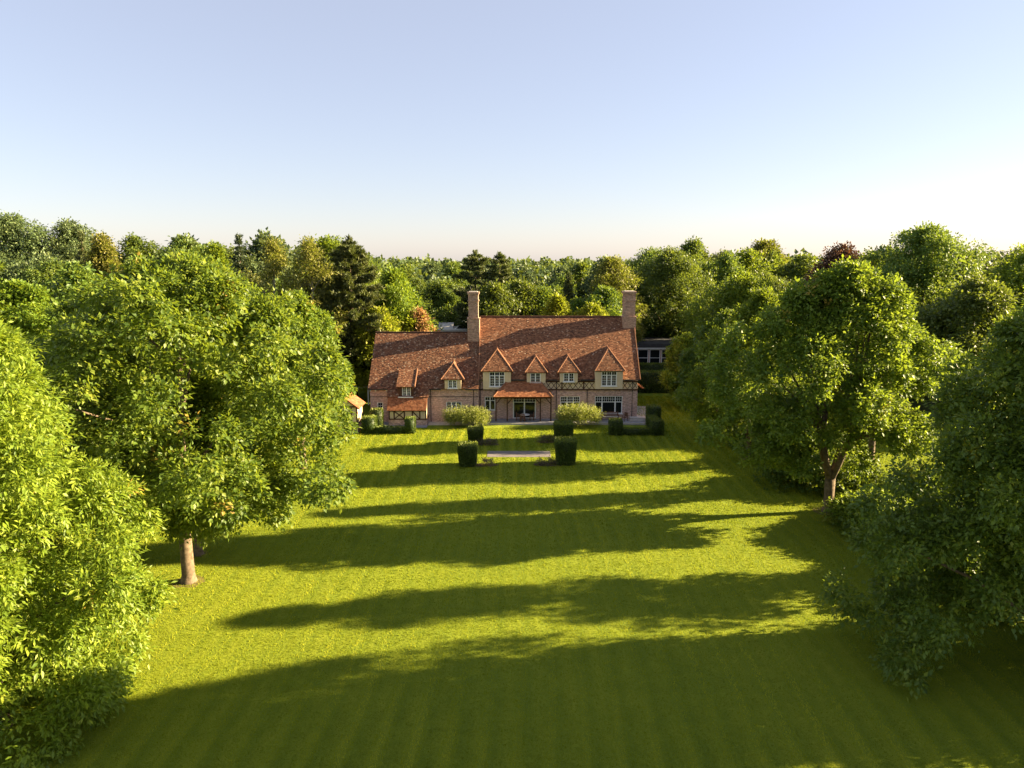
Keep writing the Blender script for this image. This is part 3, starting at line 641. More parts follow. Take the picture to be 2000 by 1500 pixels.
# rainwater goods, lamps
for x0, x1 in ((WX1 + .1, -3.4), (-.1, 1.5), (4.2, 5.2), (8.0, 9.6), (13.2, MX1 + .2)): hang(MB().bar((x0, ov - .06, mz(ov) - .06), (x1, ov - .06, mz(ov) - .06), .11, .11).build('gutter', 'metal', H))
for x0, x1 in ((WX0 - .15, -14.35), (-9.55, -8.2), (-5.4, WX1)): hang(MB().bar((x0, wo - .06, wz(wo) - .07), (x1, wo - .06, wz(wo) - .07), .1, .1).build('gutter', 'metal', H))
for x, y, z in ((5.2, 81.93, 4.75), (8.8, 81.93, 3.7), (14.1, 81.93, 4.75), (-3.72, 81.9, 4.8), (-4.45, 80.94, 3.95), (-9.42, 80.94, 3.95)):
    hang(MB().tube([(x, y - .04, .1), (x, y - .04, z)], [.045, .045], 8).build('drainpipe', 'metal', H))
for x in (-16.35, -15.75, -14.5): hang(MB().box(x - .06, x + .06, 80.8, 80.98, 3.78, 3.9).tube([(x, 80.8, 3.8), (x, 80.72, 3.74)], [.08, .09], 8).build('wall_lamp', 'white_paint', H))
hang(tiled('side_porch_roof', [[(MX1, 82.5, 4.35), (MX1 + .75, 82.5, 3.75), (MX1 + .75, 84.4, 3.75), (MX1, 84.4, 4.35)]], 'tile_new', H, tw=.2, ex=.15, label='small tiled canopy on the right gable'))
hang(MB().bar((MX1, 82.46, 4.38), (MX1 + .78, 82.46, 3.76), .12, .1).build('verge', 'ridge', H))
# ------------------------------------------------------------------ terrace and steps
o = MB().box(-2.5, 15.4, 79.75, 82.05, -.05, .19).build('terrace', 'slate_paving', bevel=.02); o['kind'] = 'structure'
o = MB().box(-2.55, 15.45, 79.55, 79.745, -.05, .205).build('terrace_kerb', 'stone'); o['kind'] = 'structure'
o = MB().box(-9.6, -2.56, 79.4, 80.98, -.05, .06).build('path', 'stone'); o['kind'] = 'structure'
o = MB().box(-15.2, -9.62, 78.2, 81, -.05, .05).build('path', 'slate_paving'); o['kind'] = 'structure'
o = MB().box(13.5, 15.9, 80.0, 80.5, .0, .16).box(13.6, 16.0, 80.5, 81.0, 0, .32).box(13.8, 16.1, 81.0, 81.98, 0, .48).build('stone_steps', 'stone', bevel=.02)
tag(o, 'broad pale stone steps at the right corner of the house', 'steps')
o = MB().box(14.9, 17.2, 82.3, 90, -.05, .05).build('path', 'stone'); o['kind'] = 'structure'
o = MB().box(-2.4, 3.75, 66.1, 68.25, -.1, .03).build('stone_slab', 'slab', bevel=.02); tag(o, 'flat grey paved rectangle in the lawn between the four yew blocks', 'paving')
# ------------------------------------------------------------------ garden furniture
T_ = thing('garden_table', 'small pale topped garden table under the porch roof', 'table', (1.5, 80.95, .19))
MB().tube([(0, 0, .70), (0, 0, .74)], [.55, .55], 24).build('tabletop', 'white_paint', T_)
MB().tube([(0, 0, 0), (0, 0, .06), (0, 0, .7)], [.28, .05, .05], 12).build('pedestal', 'metal', T_)
def chair(x, y, rz, label):
    c = thing('garden_chair', label, 'chair', (x, y, .19), 'brown garden chairs on the terrace', rz)
    s = MB()
    for i in range(5): s.box(-.22, .22, -.22 + i * .09, -.15 + i * .09, .42, .45)
    s.build('seat', 'teak', c); bk = MB()
    for i in range(5): bk.box(-.2 + i * .085, -.15 + i * .085, .215, .245, .5, .92)
    bk.box(-.24, .24, .205, .25, .92, .99).build('backrest', 'teak', c)
    for sx in (-1, 1):
        MB().box(sx * .22 - .025, sx * .22 + .025, -.23, -.18, 0, .64).build('leg', 'teak', c)
        MB().box(sx * .22 - .025, sx * .22 + .025, .2, .25, 0, .95).build('leg', 'teak', c)
        MB().box(sx * .22 - .03, sx * .22 + .03, -.23, .2, .64, .67).build('armrest', 'teak', c)
chair(.75, 81.0, R(80), 'brown wooden chair left of the porch table'); chair(2.3, 81.0, R(-85), 'brown wooden chair right of the porch table')
chair(1.25, 80.35, R(170), 'brown wooden chair in front of the porch table with its back to the lawn')
chair(13.1, 80.8, R(-55), 'brown wooden chair beside the terrace bench near the stone steps')
b = thing('garden_bench', 'long wooden bench on the terrace under the wide right hand window', 'bench', (11.45, 81.2, .19))
s = MB()
for i in range(5): s.box(-.95, .95, -.25 + i * .1, -.17 + i * .1, .42, .45)
s.build('seat', 'stone', b); s = MB().box(-.98, .98, .24, .29, .86, .93).box(-.98, .98, .24, .29, .5, .56)
for i in range(16): s.box(-.92 + i * .118, -.86 + i * .118, .25, .28, .56, .86)
s.build('backrest', 'teak', b)
for sx in (-.95, .95):
    MB().box(sx - .035, sx + .035, -.27, -.2, 0, .66).build('leg', 'teak', b); MB().box(sx - .035, sx + .035, .22, .29, 0, .95).build('leg', 'teak', b)
    MB().box(sx - .04, sx + .04, -.28, .22, .66, .7).build('armrest', 'teak', b)
# ------------------------------------------------------------------ clipped yew, shrubs, beds
YG = 'clipped yew blocks round the grey paving'
hedge('yew_block', 'tapered yew block left of the grey paving, nearest the camera, sunlit on its right side', [(-4.95, -3.2, 62.6, 64.3, 2.0)], catg='topiary', seed=1, taper=.2, group=YG, dens=420)
hedge('yew_block', 'smallest rounded yew block, left of the grey paving on the house side', [(-4.55, -3.0, 70.9, 72.3, 1.55)], catg='topiary', seed=2, taper=.16, group=YG, dens=420)
hedge('yew_block', 'tapered dark yew block right of the grey paving, nearest the camera', [(4.0, 5.95, 63.1, 64.9, 2.3)], catg='topiary', seed=3, taper=.2, group=YG, dens=420)
hedge('yew_block', 'dark yew block right of the grey paving in front of the pale shrub', [(4.4, 6.35, 71.4, 73.2, 1.95)], catg='topiary', seed=4, taper=.12, group=YG, dens=420)
hedge('clipped_hedge', 'U shaped low dark hedge with square end pillars in front of the terrace bench', [(10.55, 11.9, 74.5, 75.8, 1.65), (11.8, 15.1, 74.6, 75.5, .68), (15.0, 16.35, 74.5, 75.8, 1.6), (15.3, 16.5, 75.7, 79.5, 1.2)], seed=5)
hedge('clipped_hedge', 'tall square yew pillar beside the stone steps', [(15.6, 17.1, 79.7, 81.2, 2.05)], seed=6, catg='topiary')
hedge('clipped_hedge', 'low hedge with square end pillars in front of the timbered lean-to', [(-16.35, -14.95, 75.3, 76.6, 1.75), (-15.0, -11.6, 75.4, 76.2, .68), (-11.65, -10.6, 75.3, 76.4, 1.72), (-16.0, -15.1, 76.55, 77.9, 1.5)], seed=7)
hedge('clipped_hedge', 'yew pillar with rounded top catching the sun beside the timbered shed', [(-15.9, -14.6, 77.9, 79.0, 2.1)], seed=8, catg='topiary')
hedge('clipped_hedge', 'tall flat topped hedge closing the lawn right of the house', [(14.9, 26, 99, 101, 2.95)], seed=9, dens=150, L=.16)
hedge('clipped_hedge', 'second flat topped hedge in front of the flat roofed annexe', [(16, 29, 108, 109.6, 2.75)], seed=10, dens=120, L=.18)
SG = 'pale feathery shrubs along the terrace'
shrub('flowering_shrub', 'broad pale green feathery shrub in front of the brick left wing', (-5.1, 79.0, 0), 2.8, 1.1, 1.4, 'shrub_pale', 11, 1500, 11, .2, .05, 1.3, group=SG, lobes=34, slen=.75)
shrub('flowering_shrub', 'broad yellowish feathery shrub between the porch and the wide window', (7.45, 78.95, 0), 2.65, 1.15, 1.5, 'shrub_pale', 12, 1500, 11, .22, .05, 1.4, group=SG, lobes=34, slen=.8)
def bed(loc, rx, ry, h, seed, label):
    t = thing('flower_bed', label, 'flower bed', loc); rng = random.Random(seed)
    v = [(math.cos(a * .5236) * rx * rng.uniform(.85, 1.1), math.sin(a * .5236) * ry * rng.uniform(.85, 1.1), .03) for a in range(12)]
    MB().face(v).build('soil', 'soil', t)
    o = shrub('plants', '', (0, 0, 0), rx * .95, ry * .9, h, 'bed_plant', seed, 160, 7, .16, .05, .6, slen=.25, lobes=12)
    del o['label'], o['category']; o.parent = t
bed((-2.9, 63.4, 0), 1.9, .55, .5, 21, 'narrow bed of low dark plants by the nearest left yew block')
bed((-2.6, 70.9, 0), 1.3, .6, .4, 22, 'bed of low brownish plants beside the smallest yew block')
bed((3.6, 71.9, 0), 1.1, .65, .6, 23, 'bed of low mauve brown plants left of the rear right yew block')
bed((3.6, 63.6, 0), 1.7, .6, .45, 24, 'narrow bed of low plants by the nearest right yew block')

# ------------------------------------------------------------------ outbuildings
t = thing('garden_shed', 'timber framed shed with orange tiled roof on a brick base left of the house', 'shed', (-18.6, 77, 0))
MB().box(-1.9, 1.8, -1.45, 1.45, -.02, .95).build('plinth', 'brick', t)
b = MB().box(-1.86, 1.76, -1.4, 1.4, .95, 3.0); b.face([(-1.86, -1.4, 3), (1.76, -1.4, 3), (-.05, -1.4, 4.35)]).face([(-1.86, 1.4, 3), (-.05, 1.4, 4.35), (1.76, 1.4, 3)])
b.build('wall', 'plaster', t); f = MB()
for x in (-1.8, -1.2, -.6, 0, .6, 1.15, 1.72): f.bar((x, -1.41, .98), (x, -1.41, 3.0), .12, .06)
f.bar((-1.86, -1.412, 1.0), (1.78, -1.412, 1.0), .13, .07).bar((-1.86, -1.412, 2.95), (1.78, -1.412, 2.95), .13, .07).bar((.65, -1.41, 1.05), (1.1, -1.41, 2.9), .1, .05)
f.build('timber_frame', 'timber', t); f = MB().bar((1.77, -1.3, 1.0), (1.77, 1.3, 1.0), .11, .07, (1, 0, 0))
for y in (-1.35, -.1, 1.35): f.bar((1.77, y, .98), (1.77, y, 3), .12, .06, (1, 0, 0))
f.bar((1.77, -1.3, 2.5), (1.77, -.15, 1.1), .09, .05, (1, 0, 0))
f.build('timber_frame', 'timber', t)
tiled('roof', [[(-.05, -1.7, 4.42), (-.05, 1.7, 4.42), (2.1, 1.7, 2.8), (2.1, -1.7, 2.8)], [(-.05, -1.7, 4.42), (-2.2, -1.7, 2.8), (-2.2, 1.7, 2.8), (-.05, 1.7, 4.42)]], 'tile_new', t)
MB().tube([(-.05, -1.72, 4.44), (-.05, 1.72, 4.44)], [.1, .1], 7).build('ridge_tiles', 'ridge', t)
t = thing('flat_roofed_annexe', 'flat roofed annexe with white framed glazing behind the hedges right of the house', 'building', (22.5, 117, 0))
MB().box(-4.7, 6, -4, 4, 0, 4.6).build('wall', 'brick', t); MB().box(-5.2, 6.4, -4.6, 4.4, 4.85, 5.5).build('roof', 'flat_roof', t)
MB().box(-5.15, 6.3, -4.5, 4.3, 4.6, 4.85).build('fascia', 'white_paint', t)
for i in range(4):
    x = -4.3 + i * 1.9; w = MB().box(x, x + .1, -4.1, -4.003, 1, 4.5).box(x + 1.6, x + 1.7, -4.1, -4.003, 1, 4.5).box(x + .1, x + 1.6, -4.1, -4.003, 4.4, 4.5).box(x + .1, x + 1.6, -4.1, -4.003, 1, 1.1).box(x + .1, x + 1.6, -4.09, -4.006, 3.1, 3.18).build('window', 'white_paint', t)
    MB().box(x + .1, x + 1.6, -4.05, -4.02, 1.1, 4.4).build('pane', 'glass', w)
MB().box(-5.0, -4.72, -4.4, -3.8, 0, 4.55).build('corner_pier', 'plaster', t)
t = thing('open_carport', 'pale flat roofed shelter half hidden between the big tree and the left wing', 'shelter', (-22, 97, 0))
MB().box(-4, 3.6, -3, 4.5, 4.5, 4.75).build('roof', 'pale_roof', t)
for x in (-3.6, -.2, 3.2):
    for y in (-2.6, 4): MB().box(x - .08, x + .08, y - .08, y + .08, 0, 4.5).build('post', 'white_paint', t)
MB().box(-4, 3.7, -6.2, -3.2, 2.25, 2.5).build('canopy', 'pale_roof', t)
for x in (-3.6, 3.3): MB().box(x - .08, x + .08, -6.1, -5.95, 0, 2.25).build('post', 'white_paint', t)
t = thing('rear_extension', 'low cream edged flat roofed building with glass roof lantern behind the left wing', 'building', (-10.6, 131, 0))
MB().box(-4, 4, -3, 4, 0, 5.6).build('wall', 'plaster', t); MB().box(-4.3, 4.3, -3.4, 4.3, 5.9, 6.2).build('roof', 'pale_roof', t)
MB().box(-4.25, 4.25, -3.3, 4.2, 5.6, 5.9).build('fascia', 'plaster', t)
l = MB()
for a_ in ((.3, -2.6, 6.2), (3.3, -2.6, 6.2), (3.3, .4, 6.2), (.3, .4, 6.2)): l.bar(a_, (1.8, -1.1, 7.7), .1, .1, (0, .3, 1))
l.box(.2, 3.4, -2.7, -2.6, 6.2, 6.3).box(.2, 3.4, .4, .5, 6.2, 6.3)
l = l.build('roof_lantern', 'white_paint', t)
MB().face([(.3, -2.6, 6.22), (3.3, -2.6, 6.22), (1.8, -1.1, 7.66)]).face([(3.3, -2.6, 6.22), (3.3, .4, 6.22), (1.8, -1.1, 7.66)]).face([(.3, -2.6, 6.22), (1.8, -1.1, 7.66), (.3, .4, 6.22)]).build('pane', 'glass', l)
MB().face([(-4, -1.5, 6.2), (-.2, -1.5, 6.2), (-.2, 1.5, 7.1), (-4, 1.5, 7.1)]).box(-4, -.2, 1.4, 1.5, 6.2, 7.1).build('pitched_roof', 'pale_roof', t)
t = thing('white_cottage', 'white gabled cottage glimpsed among the trees above the main roof', 'house', (9, 172, 0))
b = MB().box(-2.2, 2.2, -3, 3, 0, 8.4).face([(-2.2, -3, 8.4), (2.2, -3, 8.4), (0, -3, 11.3)]).face([(-2.2, 3, 8.4), (0, 3, 11.3), (2.2, 3, 8.4)]).build('wall', 'white_paint', t)
tiled('roof', [[(0, -3.3, 11.4), (0, 3.3, 11.4), (2.5, 3.3, 8.1), (2.5, -3.3, 8.1)], [(0, -3.3, 11.4), (-2.5, -3.3, 8.1), (-2.5, 3.3, 8.1), (0, 3.3, 11.4)]], 'tile_old', t, tw=.5, ex=.4)
MB().box(-.35, .35, -.5, .5, 10.8, 12.6).build('chimney', 'brick_chimney', t)

# ------------------------------------------------------------------ avenue trees along the lawn
AV = 'avenue trees along the lawn'
BIG = dict(n=120, lr=1.3, ns=24, k=24, slen=.34, fmin=.72, rough=.2, wander=.5, L=.24, W=.155, jit=.15, cw=.6)
def av(label, x, y, h, R_, h0, prof, mat, seed, **kw):
    a = dict(BIG); a.update(kw); return tree('avenue_tree', label, 'tree', (x, y, 0), h, R_, h0, prof, mat, seed=seed, group=AV, **a)
av('big yellow green tree filling the left foreground, its leaves reaching down to the lawn', -20.8, 26.3, 17.4, 5.0, -.6, 'drape', 'leaf_ash', 11, n=120, ns=44, k=30, L=.235, W=.085, droop=.5, r0=.3, lr=1.15, slen=.5, rough=.15, jit=.14)
av('largest broad green tree on the left with a bare trunk, in front of the house', -19.1, 39.4, 19.6, 8.7, 2.9, 'oval', 'leaf_maple', 12, n=150, lr=1.3, ns=28, droop=.4, off=(1.3, 0), r0=.36, trunk_h=4.4)
av('slim tree whose pale flared trunk stands just behind the bare trunk of the largest tree', -20.2, 43.3, 13, 3.6, 3.6, 'egg', 'leaf_maple', 13, n=40, ns=24, r0=.24)
av('small tree with a pale forked trunk between the two biggest left trees', -22.5, 39.2, 10.5, 3.4, 2.8, 'round', 'leaf_ash', 14, n=36, lr=1.0, ns=22, r0=.17, fork=2, trunk_h=1.2)
av('green tree between the largest left tree and the left wing of the house', -19.0, 62.5, 16.2, 4.3, 2.8, 'egg', 'leaf_maple', 15, n=90, lr=1.05, ns=30, k=18, L=.27, W=.17)
av('dark green tree behind the left shoulder of the largest left tree', -30.0, 51, 16.8, 6.6, 1.5, 'round', 'leaf_maple', 16, n=90, lr=1.2, ns=32, k=18, L=.27, W=.17)
av('rounded bright green tree at the left edge above the foreground tree', -43.5, 63, 17.2, 5.8, 1.5, 'round', 'leaf_lime', 17, n=90, ns=30, k=18, L=.29, W=.19)
av('broad right hand tree with a forked trunk and sunlit yellow green top', 23.8, 51.2, 19.0, 8.2, 3.2, 'egg', 'leaf_maple', 21, n=130, lr=1.2, ns=26, off=(-1.2, -1.6), r0=.36, fork=4, trunk_h=2.6, rough=.22, sy=.36, lift=1., cw=.35)
av('green tree tucked behind the right side of the broad forked trunk tree', 29.6, 56.8, 16.6, 3.9, 4.5, 'egg', 'leaf_maple', 27, n=36, cw=.3, lr=1.0, ns=28, k=18, L=.27, W=.17, sy=.22)
av('feathery topped tree just left of the forked trunk tree on the right', 22.4, 65.4, 16.4, 6.2, 2.0, 'egg', 'leaf_lime', 22, n=64, cw=.4, lr=1.0, ns=34, k=18, L=.28, W=.11, slen=.6, droop=.1, r0=.28, trunk_h=2.2, off=(-.4, -1.5), sy=.3, lift=1)
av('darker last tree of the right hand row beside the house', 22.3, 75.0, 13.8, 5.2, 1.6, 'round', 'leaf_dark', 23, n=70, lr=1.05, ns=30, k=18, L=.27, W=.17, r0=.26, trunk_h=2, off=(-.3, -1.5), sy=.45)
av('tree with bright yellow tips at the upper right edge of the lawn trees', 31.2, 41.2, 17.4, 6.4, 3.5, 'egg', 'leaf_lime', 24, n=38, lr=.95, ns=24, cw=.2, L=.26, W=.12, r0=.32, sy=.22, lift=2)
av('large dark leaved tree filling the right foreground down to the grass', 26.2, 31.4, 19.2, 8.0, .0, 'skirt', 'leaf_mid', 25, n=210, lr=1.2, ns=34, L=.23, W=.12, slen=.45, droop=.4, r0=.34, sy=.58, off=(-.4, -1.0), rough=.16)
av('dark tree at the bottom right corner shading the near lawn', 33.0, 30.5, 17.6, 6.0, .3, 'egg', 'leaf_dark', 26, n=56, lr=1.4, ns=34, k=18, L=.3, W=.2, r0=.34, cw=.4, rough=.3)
av('small olive tipped tree at the far end of the right hand row', 22.3, 90, 9.6, 3.0, 1.2, 'round', 'leaf_ash', 28, n=44, lr=.8, ns=26, k=16, L=.28, W=.15, r0=.16)
UG = 'shrubs under the right hand row'
for lab, x, y, rx, ry, h, mt, sd in (
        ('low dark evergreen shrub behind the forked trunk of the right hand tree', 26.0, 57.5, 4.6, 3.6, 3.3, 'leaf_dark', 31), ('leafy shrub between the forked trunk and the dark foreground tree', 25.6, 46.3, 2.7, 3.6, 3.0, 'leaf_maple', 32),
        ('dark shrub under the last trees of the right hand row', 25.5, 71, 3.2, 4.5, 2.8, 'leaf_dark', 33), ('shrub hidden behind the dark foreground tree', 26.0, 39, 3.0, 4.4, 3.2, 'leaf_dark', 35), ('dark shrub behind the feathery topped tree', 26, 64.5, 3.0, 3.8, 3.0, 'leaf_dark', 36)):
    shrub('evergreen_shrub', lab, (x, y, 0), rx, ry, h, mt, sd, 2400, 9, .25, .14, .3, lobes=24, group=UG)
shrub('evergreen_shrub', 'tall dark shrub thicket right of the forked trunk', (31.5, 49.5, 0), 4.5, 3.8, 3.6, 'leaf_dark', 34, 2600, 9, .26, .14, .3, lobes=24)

# ------------------------------------------------------------------ trees round the garden and behind the house
WB = dict(n=64, ns=22, k=16, L=.34, W=.22, slen=.4, jit=.28, r0=.28, nl=8, rough=.2)
def wt(name, label, x, y, h, r, mat='leaf_wood', prof='round', seed=1, catg='tree', group='trees behind the garden', **kw):
    a = dict(WB); r *= 1.18; a['lr'] = max(.7, r * .25); a['h0'] = h * .12; a.update(kw)
    return tree(name, label, catg, (x, y, 0), h, r, a.pop('h0'), prof, mat, seed=seed, group=group, **a)
wt('poplar', 'tall grey green poplar at the left edge, highest of the left skyline', -79, 115, 26.6, 7.4, 'leaf_grey', 'column', 101, n=108, rough=.1)
wt('poplar', 'tall grey green poplar just right of the highest one on the left skyline', -72, 119, 25.6, 6.4, 'leaf_grey', 'column', 102, n=81)
wt('willow', 'rounded grey green tree below the poplars at far left', -66.3, 102, 19.8, 6, 'leaf_grey', 'round', 103, n=86)
wt('larch', 'olive coloured tapering tree right of the poplars', -60.0, 106, 22.6, 4.2, 'leaf_olive', 'egg', 104)
conifer('spruce', 'dark spruce squeezed between the poplars and the olive tree', (-67.0, 113, 0), 22.7, 3.0, 4, seed=105)
wt('oak', 'rounded mid green oak on the skyline right of the olive tree', -63.5, 122, 23.2, 5.6, 'leaf_wood', 'round', 106)
wt('oak', 'wide dark domed tree on the skyline above the largest left tree', -57, 126, 22.8, 7.4, 'leaf_wood', 'broad', 107, n=81)
wt('oak', 'smaller dark tree right of the dome above the largest left tree', -50, 120, 21.4, 5.0, 'leaf_wood', 'round', 108)
wt('birch', 'slender green tree poking above the largest left tree', -42.6, 104, 21.2, 2.3, 'leaf_lime', 'egg', 109)
conifer('spruce', 'narrow bluish spruce on the left skyline', (-42.2, 112, 0), 22.2, 3.2, 4, 'needle_blue', seed=110)
wt('oak', 'distant tree right of the bluish spruce', -43, 128, 19.9, 3.6, 'leaf_wood', 'round', 111)
wt('birch', 'left one of the two golden olive birches with wispy crowns', -30.8, 93, 21.7, 3.4, 'leaf_olive', 'egg', 112, bark='bark_birch', n=44, ns=16, h0=6, droop=.8, core=False, L=.34, W=.16, rough=.3)
wt('birch', 'right one of the two golden olive birches with wispy crowns', -25.4, 90.5, 21.8, 3.6, 'leaf_olive', 'egg', 113, bark='bark_birch', n=44, ns=16, h0=6, droop=.8, core=False, L=.34, W=.16, rough=.3)
conifer('pine', 'dark pine between the golden birches and the tall pine', (-25.2, 96, 0), 18.8, 4.6, 5, seed=114, flat=True, n_wh=18)
conifer('pine', 'tall dark pine with layered branches left of the house', (-20.9, 93, 0), 21.4, 5.2, 5, seed=115, flat=True, n_wh=26, dens=1.5)
wt('lime_tree', 'bright green tree right of the tall pine', -16.3, 99.5, 17.8, 5.0, 'leaf_lime', 'egg', 116, n=86)
wt('lime_tree', 'fresh yellow green tree behind the left end of the wing roof', -17.3, 93, 12.4, 3.7, 'leaf_yellow', 'round', 117)
wt('lime_tree', 'shadowed tree beside the trunk of the tall pine', -26.0, 86, 12.2, 3.0, 'leaf_dark', 'round', 118)
wt('smoke_bush', 'russet pink tree above the wing roof', -12.6, 97, 11.9, 2.0, 'leaf_russet', 'round', 119, lr=.8)
wt('lime_tree', 'low yellow green tree between the fresh green tree and the russet one', -13.9, 96, 10.7, 2.2, 'leaf_yellow', 'round', 120, lr=.8)
wt('chestnut', 'dark tree with yellow lit side left of the left chimney', -13.2, 142, 15.0, 5.4, 'leaf_wood', 'round', 121, n=75)
conifer('pine', 'left one of the paired dark pines above the left chimney', (-6.6, 129, 0), 20.0, 5.4, 5, seed=122, flat=True, n_wh=18)
conifer('pine', 'right one of the paired dark pines above the left chimney', (-2.2, 127, 0), 19.6, 5.0, 5, seed=123, flat=True, n_wh=18)
wt('chestnut', 'mid green tree just right of the left chimney', -2.6, 101.5, 15.5, 3.4, 'leaf_wood', 'round', 124)
wt('chestnut', 'mid green tree above the left half of the main ridge', 1.2, 105.5, 15.8, 3.8, 'leaf_wood', 'round', 125)
wt('chestnut', 'dark tree above the middle of the main ridge', 4.6, 106, 14.6, 3.2, 'leaf_dark', 'round', 126)
wt('maple', 'yellow tipped tree rising above the middle of the main ridge', 6.3, 99, 13.9, 2.5, 'leaf_yellow', 'egg', 127, lr=.8)
wt('maple', 'low domed yellow green tree above the right half of the main ridge', 11.0, 99, 12.6, 3.2, 'leaf_yellow', 'broad', 128, lr=.8)
conifer('spruce', 'small spruce with drooping tips above the right half of the main roof', (9.6, 122, 0), 16.2, 2.4, 3, seed=129)
wt('oak', 'olive green tree left of the right chimney, breaking the skyline', 16.4, 118, 19.5, 4.6, 'leaf_olive', 'round', 130, n=72)
wt('oak', 'dark tree standing below the olive tree by the right chimney', 14.3, 112, 14.6, 4.6, 'leaf_dark', 'round', 131)
wt('oak', 'dark undergrowth tree directly behind the right chimney', 21.5, 126, 14.5, 4.2, 'leaf_dark', 'round', 132)
wt('oak', 'large rounded dark green oak right of the right chimney', 27.6, 125, 21.0, 7.2, 'leaf_wood', 'round', 133, n=113)
wt('lime_tree', 'yellow green flat topped tree behind the right hand row', 34, 106, 17, 6.0, 'leaf_lime', 'broad', 134, n=86)
wt('beech', 'copper beech with dark purple leaves on the right skyline', 47.5, 104, 21.2, 6.2, 'leaf_copper', 'round', 135, n=81)
wt('oak', 'spreading giant oak, tallest on the right skyline', 55.5, 97, 23.8, 7.6, 'leaf_wood', 'broad', 136, n=113, h0=5, rough=.3, lr=1.9)
wt('oak', 'green tree right of the giant oak at the right edge', 62.5, 86, 20.9, 6.6, 'leaf_lime', 'round', 137, n=94)
wt('oak', 'tree below the giant oak behind the yellow tipped tree', 50.5, 78, 17.2, 5.2, 'leaf_wood', 'round', 138, n=81)
wt('oak', 'dark tree between the copper beech and the broad right hand tree', 42.5, 92, 16.5, 5.0, 'leaf_dark', 'round', 139, n=75)
SK = 'distant skyline trees'
for i, (lab, x, y, h, r) in enumerate([
        ('leftmost distant crown right of the tall pine', -23.8, 160, 17.8, 5), ('wide distant crown right of the bright green tree', -19.5, 170, 18.4, 6),
        ('distant crown left of the paired pines', -13.4, 165, 18.3, 5.6), ('low distant crown right of the paired pines', 2.0, 180, 17.4, 5), ('faint distant crown at the lowest dip of the skyline', 8, 200, 16.9, 6),
        ('distant crown just right of the skyline dip', 11.2, 160, 17.4, 4.4), ('pale distant crown between the skyline dip and the olive tree', 14.6, 150, 18.5, 4.6), ('distant crown behind the olive tree by the right chimney', 18.5, 142, 19.3, 4.2)]):
    wt('woodland_tree', lab, x, y, h, r, ['leaf_wood', 'leaf_grey'][i % 2], 'round', 150 + i, group=SK, n=40, ns=18, k=12, L=.5, W=.33)
for i, (lab, x, y, h, r) in enumerate([
        ('round topped skyline tree right of the large dark oak', 37.4, 145, 21.6, 5), ('lower skyline tree second right of the large dark oak', 38.8, 130, 20.1, 4.8),
        ('flat skyline crown midway between the large oak and the copper beech', 45, 138, 21.2, 5.4), ('skyline crown left of the copper beech', 52, 144, 20.5, 5.2), ('dark skyline crown touching the copper beech', 56.5, 140, 20.3, 5.4),
        ('skyline crown right of the copper beech', 64.5, 130, 20.4, 4.2), ('thin topped skyline crown left of the giant oak', 71.5, 138, 21.3, 4), ('far crown behind the giant oak', 82, 135, 21.5, 6), ('far crown at the right edge of the skyline', 95, 130, 22, 7)]):
    wt('woodland_tree', lab, x, y, h, r, ['leaf_wood', 'leaf_wood', 'leaf_lime'][i % 3], 'round', 170 + i, group=SK, n=44, ns=18, k=12, L=.46, W=.3)
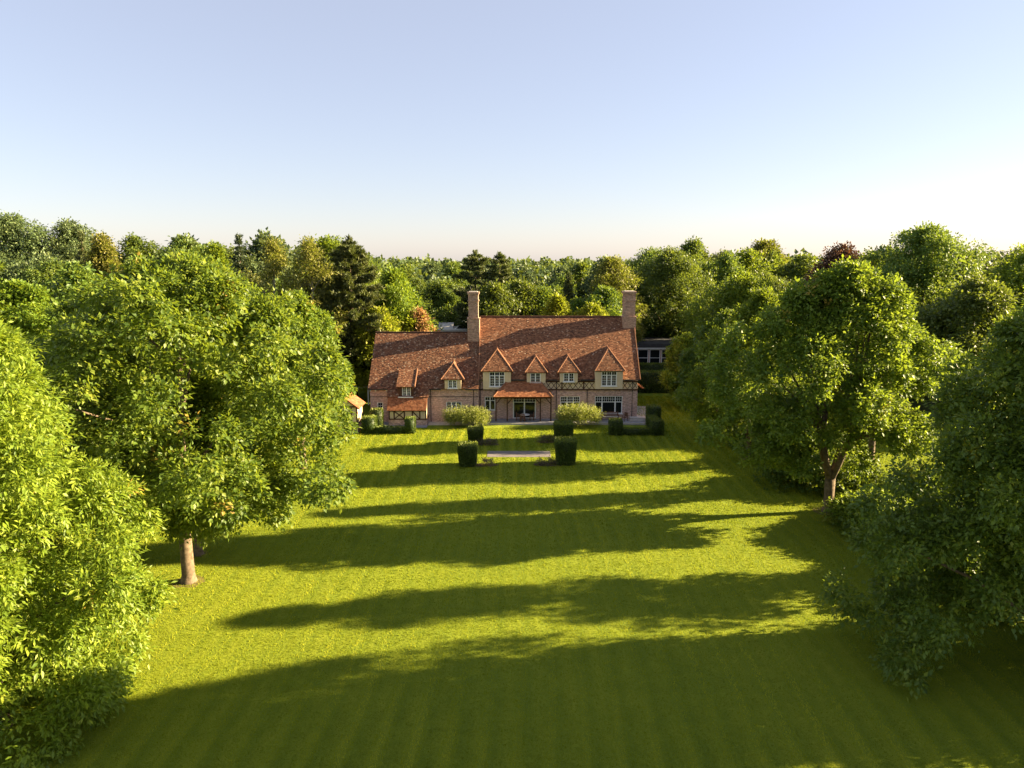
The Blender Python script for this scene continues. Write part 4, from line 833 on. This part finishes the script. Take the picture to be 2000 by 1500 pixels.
# trees of the surrounding wood, mostly hidden: nothing sets one apart from the next
proto = [o for o in C.objects if o.get('group') in (SK, 'trees behind the garden') and o.name.split('.')[0] in ('woodland_tree', 'oak', 'chestnut')]
rg = random.Random(77)
spots = []
for (x0, x1, y0, y1, n, hh) in ((-120, -70, 75, 135, 20, 17), (-70, -30, 80, 150, 20, 16.5), (-30, 25, 114, 155, 18, 13.5), (25, 70, 104, 155, 14, 16.5), (70, 125, 80, 150, 18, 18), (-75, -50, 45, 80, 9, 13), (62, 95, 50, 80, 6, 14)):
    for i in range(n):
        for _ in range(40):
            x, y = rg.uniform(x0, x1), rg.uniform(y0, y1)
            if all((x - a) ** 2 + (y - b) ** 2 > 36 for a, b in spots) and not (8 < x < 38 and y < 130) and not (-20 < x < -1 and y < 137): break
        spots.append((x, y)); src = rg.choice(proto); k = hh * (1.2 if y > 118 and abs(x) > 26 else 1) * rg.uniform(.85, 1.08) / max(v.co.z for v in src.children[1].data.vertices)
        dup(src, (x, y, 0), rg.uniform(0, 6.28), (k * rg.uniform(.95, 1.25), k * rg.uniform(.95, 1.25), k), 'green woodland tree half hidden among its neighbours behind the garden', 'woodland filler trees', 'tree').name = 'woodland_tree'

# ------------------------------------------------------------------ far wood to the horizon: one mass
rng = np.random.default_rng(900)
def far_wood():
    n = 900; y = 150 + 750 * rng.random(n) ** 1.35; x = (rng.random(n) * 2 - 1) * (y * .85 + 20); h = 12.5 + 5.2 * rng.random(n) + np.abs(x) / y * 3.5
    keep = ~((np.abs(x) < 14) & (y < 178)); x, y, h = x[keep], y[keep], h[keep]; n = len(x); parts = []
    for i in range(n):
        r = 4 + 2.5 * rng.random(); m = int(420 * min(1, 220 / y[i])) + 60; d = unit(rng.normal(size=(m, 3)) + np.array([0, -.15, .35]))
        w = 1 + .16 * np.sin(d[:, 0] * 5 + i) + .14 * np.sin(d[:, 2] * 7 + 2 * i)
        P = d * np.array([r, r, h[i] * .46]) * (w * (1 - .35 * rng.random(m) ** 2))[:, None] + np.array([x[i], y[i], h[i] * .55])
        L = (.8 + .8 * rng.random(m)) * (1 + max(0, y[i] - 200) / 300); t0 = rng.normal(.45, .16)
        parts.append(leaf_arrays(P, rng.normal(size=(m, 3)), d + rng.normal(size=(m, 3)) * .5, L, L * .75, np.clip(t0 + rng.normal(0, .13, m), 0, 1)))
    V, F, t = cat(parts); o = npmesh('distant_wood', V, F, 'leaf_far', t)
    tag(o, 'unbroken distant wood reaching to the horizon beyond the house', 'wood', None, 'stuff')
far_wood()

# ------------------------------------------------------------------ thin dry grass at the trunks
for i, (x, y, r) in enumerate(((-19.1, 39.4, 1.25), (-20.2, 43.3, .8), (-22.5, 39.2, .7), (23.8, 51.2, 1.5), (22.4, 65.4, 1.2), (22.3, 75, 1.1))):
    q = random.Random(i); o = MB().face([(x + math.cos(a * .3927) * r * .7 * q.uniform(.75, 1.2), y + math.sin(a * .3927) * r * .7 * q.uniform(.75, 1.2), .012) for a in range(16)]).build('dry_grass', 'dry_grass'); o['kind'] = 'structure'
